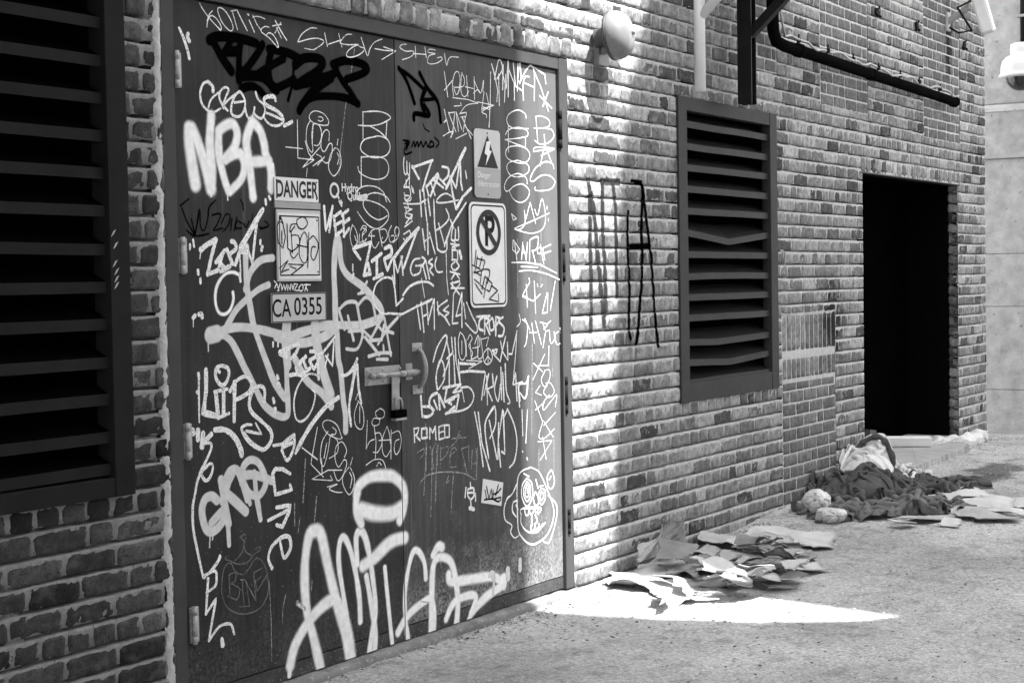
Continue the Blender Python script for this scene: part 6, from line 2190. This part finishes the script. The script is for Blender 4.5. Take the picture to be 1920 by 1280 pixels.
# smaller torn pieces through the heap
rp_ = random.Random(77)
where = ["left", "middle", "right"]
for i in range(34):
    u = rp_.random(); cx_ = 920 + 640 * u; cy_ = rp_.uniform(400, 640) - 40 * u
    wx, wy = rp_.uniform(90, 250), rp_.uniform(12, 30); a0 = rp_.random() * 6.28; k_ = rp_.randint(4, 6)
    poly = [(cx_ + wx * math.cos(a0 + 6.283 * j / k_) * rp_.uniform(.6, 1.1), cy_ + wy * math.sin(a0 + 6.283 * j / k_) * rp_.uniform(.6, 1.1)) for j in range(k_)]
    sheet(poly, Z7, "cardboard_scrap", M[rp_.choice(['card', 'card', 'cardpale', 'carddark'])], "small torn scrap of cardboard among the big sheets of the heap by the wall", "cardboard", "torn scraps in the cardboard heap", dz=rp_.uniform(.02, .12), wave=.045, wfreq=9, curl=.035, torn=.012, step=.022, thick=.004)

GB = "flattened cardboard beside the heap of clothes"
card8 = lambda px, lb, mt='cardpale', **k: sheet(px, Z8, "cardboard_sheet", M[mt], lb, "cardboard", GB, **k)
card8([(1100, 640), (1300, 580), (1560, 620), (1700, 670), (1400, 690), (1335, 740), (1220, 740)], "pale wide cardboard sheet touching the right side of the jacket", dz=.012, wave=.02, curl=.02)
card8([(1390, 690), (1560, 662), (1850, 715), (1840, 752), (1470, 762)], "pale oblong cardboard sheet with a lifted front edge, right of the clothes", dz=.03, wave=.02, curl=.03)
card8([(1700, 690), (1800, 680), (1960, 695), (1990, 760), (1860, 742)], "pale cardboard sheet running out of the right edge of the photo", dz=.015, wave=.02, curl=.03)
card8([(1320, 800), (1330, 742), (1600, 780), (1900, 838), (1880, 866), (1560, 862)], "long grey cardboard sheet in front of the pale sheets", 'card', dz=.012, wave=.02, curl=.03)
card8([(1590, 792), (1760, 770), (1930, 772), (1960, 812), (1850, 812)], "thin cardboard strip at the right behind the long grey sheet", dz=.02, wave=.02, curl=.03)
card8([(820, 875), (960, 866), (1050, 880), (1030, 898), (850, 890)], "narrow cardboard scrap at the front of the clothes heap", dz=.02, wave=.012, curl=.02)
card8([(1190, 882), (1240, 845), (1395, 840), (1402, 895), (1300, 890)], "small square cardboard scrap at the front right of the clothes heap", dz=.02, wave=.02, curl=.02)
card8([(820, 850), (1000, 820), (1330, 800), (1340, 830), (1100, 862)], "cardboard strip tucked under the trousers", 'card', dz=.018, wave=.015, curl=.02)
# clothes
GCL = "clothes dumped on the ground"
def drape(L, Wd, pos, rot, squeeze, nx, ny, seed, bodies=(), steps=170, bump=.05, hold=.07, drop=.06):
    """a piece of cloth let fall: squeezed a little, so that it buckles into folds where it lands"""
    r = np.random.default_rng(seed)
    u = np.linspace(-L / 2, L / 2, nx); v = np.linspace(-Wd / 2, Wd / 2, ny)
    U, V_ = np.meshgrid(u, v, indexing='ij')
    n1 = fbm(U * 5 + seed * 3, V_ * 5, seed, 2) - .5; n2 = fbm(U * 5, V_ * 5 + seed * 5, seed + 2, 2) - .5
    X = U * squeeze[0] + n1 * .10; Y = V_ * squeeze[1] + n2 * .10
    ca, sa = math.cos(rot), math.sin(rot)
    P = np.stack([pos[0] + X * ca - Y * sa, pos[1] + X * sa + Y * ca, np.zeros_like(X)], -1)
    base = np.vectorize(ground_h)(P[..., 0], P[..., 1])
    P[..., 2] = base + drop + bump * 2.4 * fbm(U * 4.6, V_ * 4.6, seed + 6, 2)
    T0 = P[..., :2].copy(); Q = P.copy()
    cons = []
    for (di, dj) in ((1, 0), (0, 1), (1, 1), (1, -1), (2, 0), (0, 2), (3, 0), (0, 3)):
        k = 1.0 if abs(di) + abs(dj) == 1 else (.6 if di * dj else (.4 if abs(di) + abs(dj) == 2 else .22))
        i0, i1 = slice(0, nx - di), slice(di, nx)
        j0, j1 = (slice(0, ny - dj), slice(dj, ny)) if dj >= 0 else (slice(-dj, ny), slice(0, ny + dj))
        cons.append((i0, j0, i1, j1, math.hypot(di * L / (nx - 1), dj * Wd / (ny - 1)), k))
    for st in range(steps):
        vel = (P - Q) * .90; Q = P.copy(); P = P + vel; P[..., 2] -= .0006; P[..., :2] += (T0 - P[..., :2]) * hold
        for it in range(9):
            D = np.zeros_like(P); C = np.zeros(P.shape[:2] + (1,))
            for (i0, j0, i1, j1, l0, k) in cons:
                d = P[i1, j1] - P[i0, j0]; ln = np.sqrt((d ** 2).sum(-1, keepdims=True)) + 1e-9
                c_ = d * (.5 * k * (ln - l0) / ln)
                D[i0, j0] += c_; D[i1, j1] -= c_; C[i0, j0] += k; C[i1, j1] += k
            P = P + D / np.maximum(C, 1e-6) * 1.4
            for (c0, rad) in bodies:
                q = (P - c0) / rad; m_ = np.sqrt((q ** 2).sum(-1, keepdims=True)); ins = m_ < 1
                P = np.where(ins, c0 + q / np.maximum(m_, 1e-6) * rad, P)
            fl = base + .004
            hit = P[..., 2] < fl
            P[..., 2] = np.where(hit, fl, P[..., 2])
            P[..., :2] = np.where(hit[..., None], Q[..., :2] + (P[..., :2] - Q[..., :2]) * .35, P[..., :2])
            P[..., 1] = np.minimum(P[..., 1], -.012)
    return P
def cloth_obj(name, P, mt, label, cat, grp, parent=None, keep=None, thick=.004):
    nx, ny = P.shape[:2]; idx = np.arange(nx * ny).reshape(nx, ny)
    F = np.stack([idx[:-1, :-1], idx[1:, :-1], idx[1:, 1:], idx[:-1, 1:]], -1)
    ok = np.ones(F.shape[:2], bool)
    if keep is not None:
        s, t = np.meshgrid(np.linspace(0, 1, nx - 1), np.linspace(0, 1, ny - 1), indexing='ij'); ok = keep(s, t)
    g = MB(); g.add(P.reshape(-1, 3).tolist(), F[ok].reshape(-1, 4).tolist(), True)
    o = g.build(name, M[mt], parent, fix=False)
    bm = bmesh.new(); bm.from_mesh(o.data); bmesh.ops.delete(bm, geom=[v for v in bm.verts if not v.link_faces], context='VERTS')
    bmesh.ops.subdivide_edges(bm, edges=bm.edges[:], cuts=1, use_grid_fill=True, smooth=0.6); bm.to_mesh(o.data); bm.free()
    o.data.polygons.foreach_set("use_smooth", [True] * len(o.data.polygons))
    so = o.modifiers.new("thickness", 'SOLIDIFY'); so.thickness = thick; so.offset = 0
    if parent is None: tag(o, label, cat, grp)
    return o
G8 = lambda a, b_: GP(1480 + a / 4.364, 780 + b_ / 4.364, 0)
c1 = G8(760, 800); c2 = G8(640, 640); c3 = G8(1120, 570); c4 = G8(640, 520)
vv3 = lambda v, dz=0.0: np.array([v.x, v.y, ground_h(v.x, v.y) + dz])
rot8 = math.atan2((G8(1300, 800) - G8(480, 860)).y, (G8(1300, 800) - G8(480, 860)).x)
legs = lambda s, t: ~((np.abs(t - .5) < .05 + .03 * s) & (s > .34))
P_ = drape(1.5, .75, (c1.x + .05, c1.y), rot8, (.66, .50), 90, 50, 5, bump=.06, bodies=[(vv3(c1, .0), np.array([.30, .12, .045]))])
cloth_obj("trousers", P_, 'cloth2', "grey crumpled trousers spread at the front of the clothes heap", "trousers", GCL, keep=legs)
body = [(vv3(c2, .02), np.array([.26, .17, .13])), (vv3(G8(860, 610), .0), np.array([.22, .15, .07]))]
P_ = drape(1.65, 1.25, (c2.x + .12, c2.y - .02), rot8 + .15, (.60, .48), 104, 80, 8, bodies=body, bump=.09, drop=.16)
cloth_obj("jacket", P_, 'cloth', "dark crumpled jacket thrown over the middle of the clothes heap", "jacket", GCL)
P_ = drape(1.15, .55, (c3.x, c3.y), rot8 - .25, (.64, .48), 78, 40, 12, bump=.06, bodies=[(vv3(c3, .0), np.array([.2, .08, .04]))])
cloth_obj("jacket_sleeve", P_, 'cloth', "dark cloth sleeve trailing to the right of the clothes heap", "sleeve", GCL)
c5 = G8(420, 640)
P_ = drape(.80, .70, (c5.x, c5.y), rot8 + .9, (.52, .48), 50, 46, 21, bump=.08, bodies=[(vv3(c5, .0), np.array([.16, .14, .12]))], drop=.14)
cloth_obj("scarf", P_, 'cloth', "dark bunched cloth between the round bag and the jacket", "cloth", GCL)
c6 = G8(1000, 770)
P_ = drape(.95, .5, (c6.x, c6.y), rot8 + .1, (.6, .48), 60, 36, 33, bump=.06, bodies=[(vv3(c6, .02), np.array([.2, .08, .06]))], drop=.12)
cloth_obj("shirt", P_, 'cloth2', "grey twisted shirt lying across the trousers", "shirt", GCL)
# pale hooded garment with a dark rim, slumped against the foot of the wall
hd = thing("hooded_top", vv3(c4), "pale cloth hood with a dark rim at the back of the clothes heap", "hooded top", GCL)
hb = [(vv3(c4, .02), np.array([.26, .17, .17])), (vv3(G8(700, 500), .05), np.array([.16, .13, .21]))]
P_ = drape(1.3, 1.0, (c4.x, c4.y), rot8, (.58, .52), 88, 70, 44, bodies=hb, bump=.05, drop=.30, hold=.10)
cloth_obj("pale_cloth", P_, 'clothpale', None, None, None, hd)
rim = [G8(a, 520) for a in (480, 500, 545, 620, 700, 770, 830, 850)]
ht = (.02, .11, .20, .26, .285, .26, .16, .03)
rp2 = spline([Vector((p.x + .02, p.y + .0, ground_h(p.x, p.y) + h)) for p, h in zip(rim, ht)])
g = MB(); g.tube(rp2, .02, 10, True, [.014 + .012 * float(vnoise(i * .4, 2.0, 3)) for i in range(len(rp2))]); g.build("dark_rim", M['cloth'], hd, fix=False)
def blob(name, px, py, rx, ry, rz, mt, lb, cat, grp, seed, amp=.10, flat=0.0):
    c_ = GP(px, py, 0); zc = ground_h(c_.x, c_.y) + rz * .92
    bm = bmesh.new(); bmesh.ops.create_icosphere(bm, subdivisions=5, radius=1)
    for v in bm.verts:
        d = v.co.normalized()
        n1 = float(vnoise(d.x * 2.2 + seed, d.y * 2.2 + d.z * 1.7, seed)) - .5
        a = math.atan2(d.y, d.x)
        crease = (1 - abs(math.sin(a * 4.5 + 6 * n1 + 2 * d.z))) ** 3
        n2 = 1 - abs(2 * float(vnoise(d.x * 6 + seed, d.z * 6 + d.y * 5, seed + 2)) - 1)
        n3 = 1 - abs(2 * float(vnoise(d.x * 13 + 2 * n1, d.z * 12 + d.y * 11, seed + 6)) - 1)
        k = 1 + amp * n1 * 2 - amp * .5 * crease + amp * .6 * (n2 - .5) + amp * .3 * (n3 - .5)
        z = d.z
        if flat and z > flat: z = flat + (z - flat) * .25
        v.co = Vector((c_.x + d.x * k * rx, c_.y + d.y * k * ry, zc + z * k * rz))
    g = MB(); g.bm_add(bm, True)
    return tag(g.build(name, M[mt], None), lb, cat, grp)
blob("plastic_bag", 1531, 963, .088, .088, .076, 'plastic', "round pale tied plastic bag at the left end of the clothes heap", "bag", None, 3, .12)
blob("wrapped_bundle", 1558, 980, .098, .085, .056, 'plastic', "squat bundle in clear plastic wrap in front of the round bag", "bundle", None, 8, .12, .45)
# things in the dark doorway
def pz(a, b_, z): return PZ(1480 + a / 4.364, 780 + b_ / 4.364, z)
a = pz(782, 250, zs + .002); b_ = pz(1168, 250, zs + .002)
g = MB(); d = (b_ - a).normalized(); L = (b_ - a).length
nrm = Vector((-d.y, d.x, 0)); rot = Matrix((d, nrm, Vector((0, 0, 1)))).transposed()
cc_ = (a + b_) / 2 + nrm * .09 + Vector((0, 0, .033))
g.box(cc_ - Vector((L / 2, .09, .032)), cc_ + Vector((L / 2, .09, .032)), .006, rot)
tag(g.build("foam_slab", M['foam'], None), "white foam slab lying on the step of the dark doorway", "foam slab")
g = MB(); wa = pz(660, 258, zs + .002); wt = W(1480 + 700 / 4.364, 780 + 108 / 4.364, wa.y)
g.box((wa.x + .0, wa.y, zs + .001), (wa.x + .14, wa.y + .05, wt.z), .004, Matrix.Rotation(.12, 3, 'Y'))
tag(g.build("wood_block", M['wood'], None), "dark wooden board standing on end at the left of the doorway step", "board")
sheet([(690, 262), (720, 245), (775, 250), (770, 275), (740, 300), (700, 285)], Z8, "paper_scrap", M['clothpale'], "small pale crumpled scrap at the left end of the doorway step", "scrap", None, dz=.06, wave=.04, wfreq=14, curl=.02, step=.02)
sheet([(1172, 236), (1300, 222), (1450, 212), (1590, 198), (1622, 166), (1560, 172), (1400, 196), (1180, 214)], Z8, "twisted_sheet", M['clothpale'], "pale crumpled strip of sheeting along the foot of the pier by the dark doorway", "sheeting", None, dz=.03, wave=.03, wfreq=16, curl=.0, step=.02, folds=.03, ffreq=14, hump=.03, thick=.03)

# ------------------------------------------------------------------ grit and leaf litter on the asphalt
def grit(name, n, seed, region_fn, smin, smax, tones, flat=0.5):
    r = np.random.default_rng(seed); V = []; F = []; T = []
    base = np.array([(1, 0, 0), (-.6, .8, 0), (-.7, -.7, 0), (0.1, .1, .9), (0.2, 0, -.5)])
    tri = [(0, 1, 3), (1, 2, 3), (2, 0, 3), (1, 0, 4), (2, 1, 4), (0, 2, 4)]
    P = region_fn(r, n)
    for i, (x, y) in enumerate(P):
        s = smin * (smax / smin) ** (r.random() ** 2.2)
        a = r.random() * 6.28; c_, s_ = math.cos(a), math.sin(a)
        b = base * (1 + r.normal(0, .3, base.shape)) * s * np.array((1, .8, flat))
        q = np.stack([b[:, 0] * c_ - b[:, 1] * s_ + x, b[:, 0] * s_ + b[:, 1] * c_ + y, b[:, 2] + ground_h(x, y) + s * flat * .3 + .002], -1)
        k = len(V) * 5
        V.append(q); F += [(k + f_[0], k + f_[1], k + f_[2]) for f_ in tri]; T += [r.choice(tones) * r.uniform(.8, 1.2)] * 5
    V = np.concatenate(V)
    me = bpy.data.meshes.new(name); me.from_pydata(V.tolist(), [], F)
    at = me.attributes.new("tone", 'FLOAT', 'POINT'); at.data.foreach_set("value", T)
    ma = bpy.data.materials.new(name); ma.use_nodes = True; p = ma.node_tree.nodes["Principled BSDF"]
    p.inputs["Roughness"].default_value = .9; an = ma.node_tree.nodes.new("ShaderNodeAttribute"); an.attribute_name = "tone"
    ma.node_tree.links.new(an.outputs["Fac"], p.inputs["Base Color"]); me.materials.append(ma)
    o = bpy.data.objects.new(name, me); link(o); tag(o, kind="stuff"); return o
def near_wall(r, n):
    x = r.uniform(4.3, 13.5, n); y = -np.abs(r.exponential(.10, n)) - .035
    return np.stack([x, y], -1)
def all_over(r, n):
    x = r.uniform(4.6, 14.8, n); y = -r.uniform(0.03, 3.2, n); return np.stack([x, y], -1)
def far_end(r, n):
    x = r.normal(9.9, .5, n); y = -np.abs(r.normal(0, .25, n)) - .03; return np.stack([x, y], -1)
grit("wall_foot_grit", 5000, 1, near_wall, .003, .012, (.06, .12, .2, .35, .5))
grit("asphalt_grit", 15000, 2, all_over, .003, .012, (.04, .08, .2, .4, .6), .3)
grit("leaf_litter", 1500, 3, far_end, .005, .018, (.1, .2, .35, .5), .35)
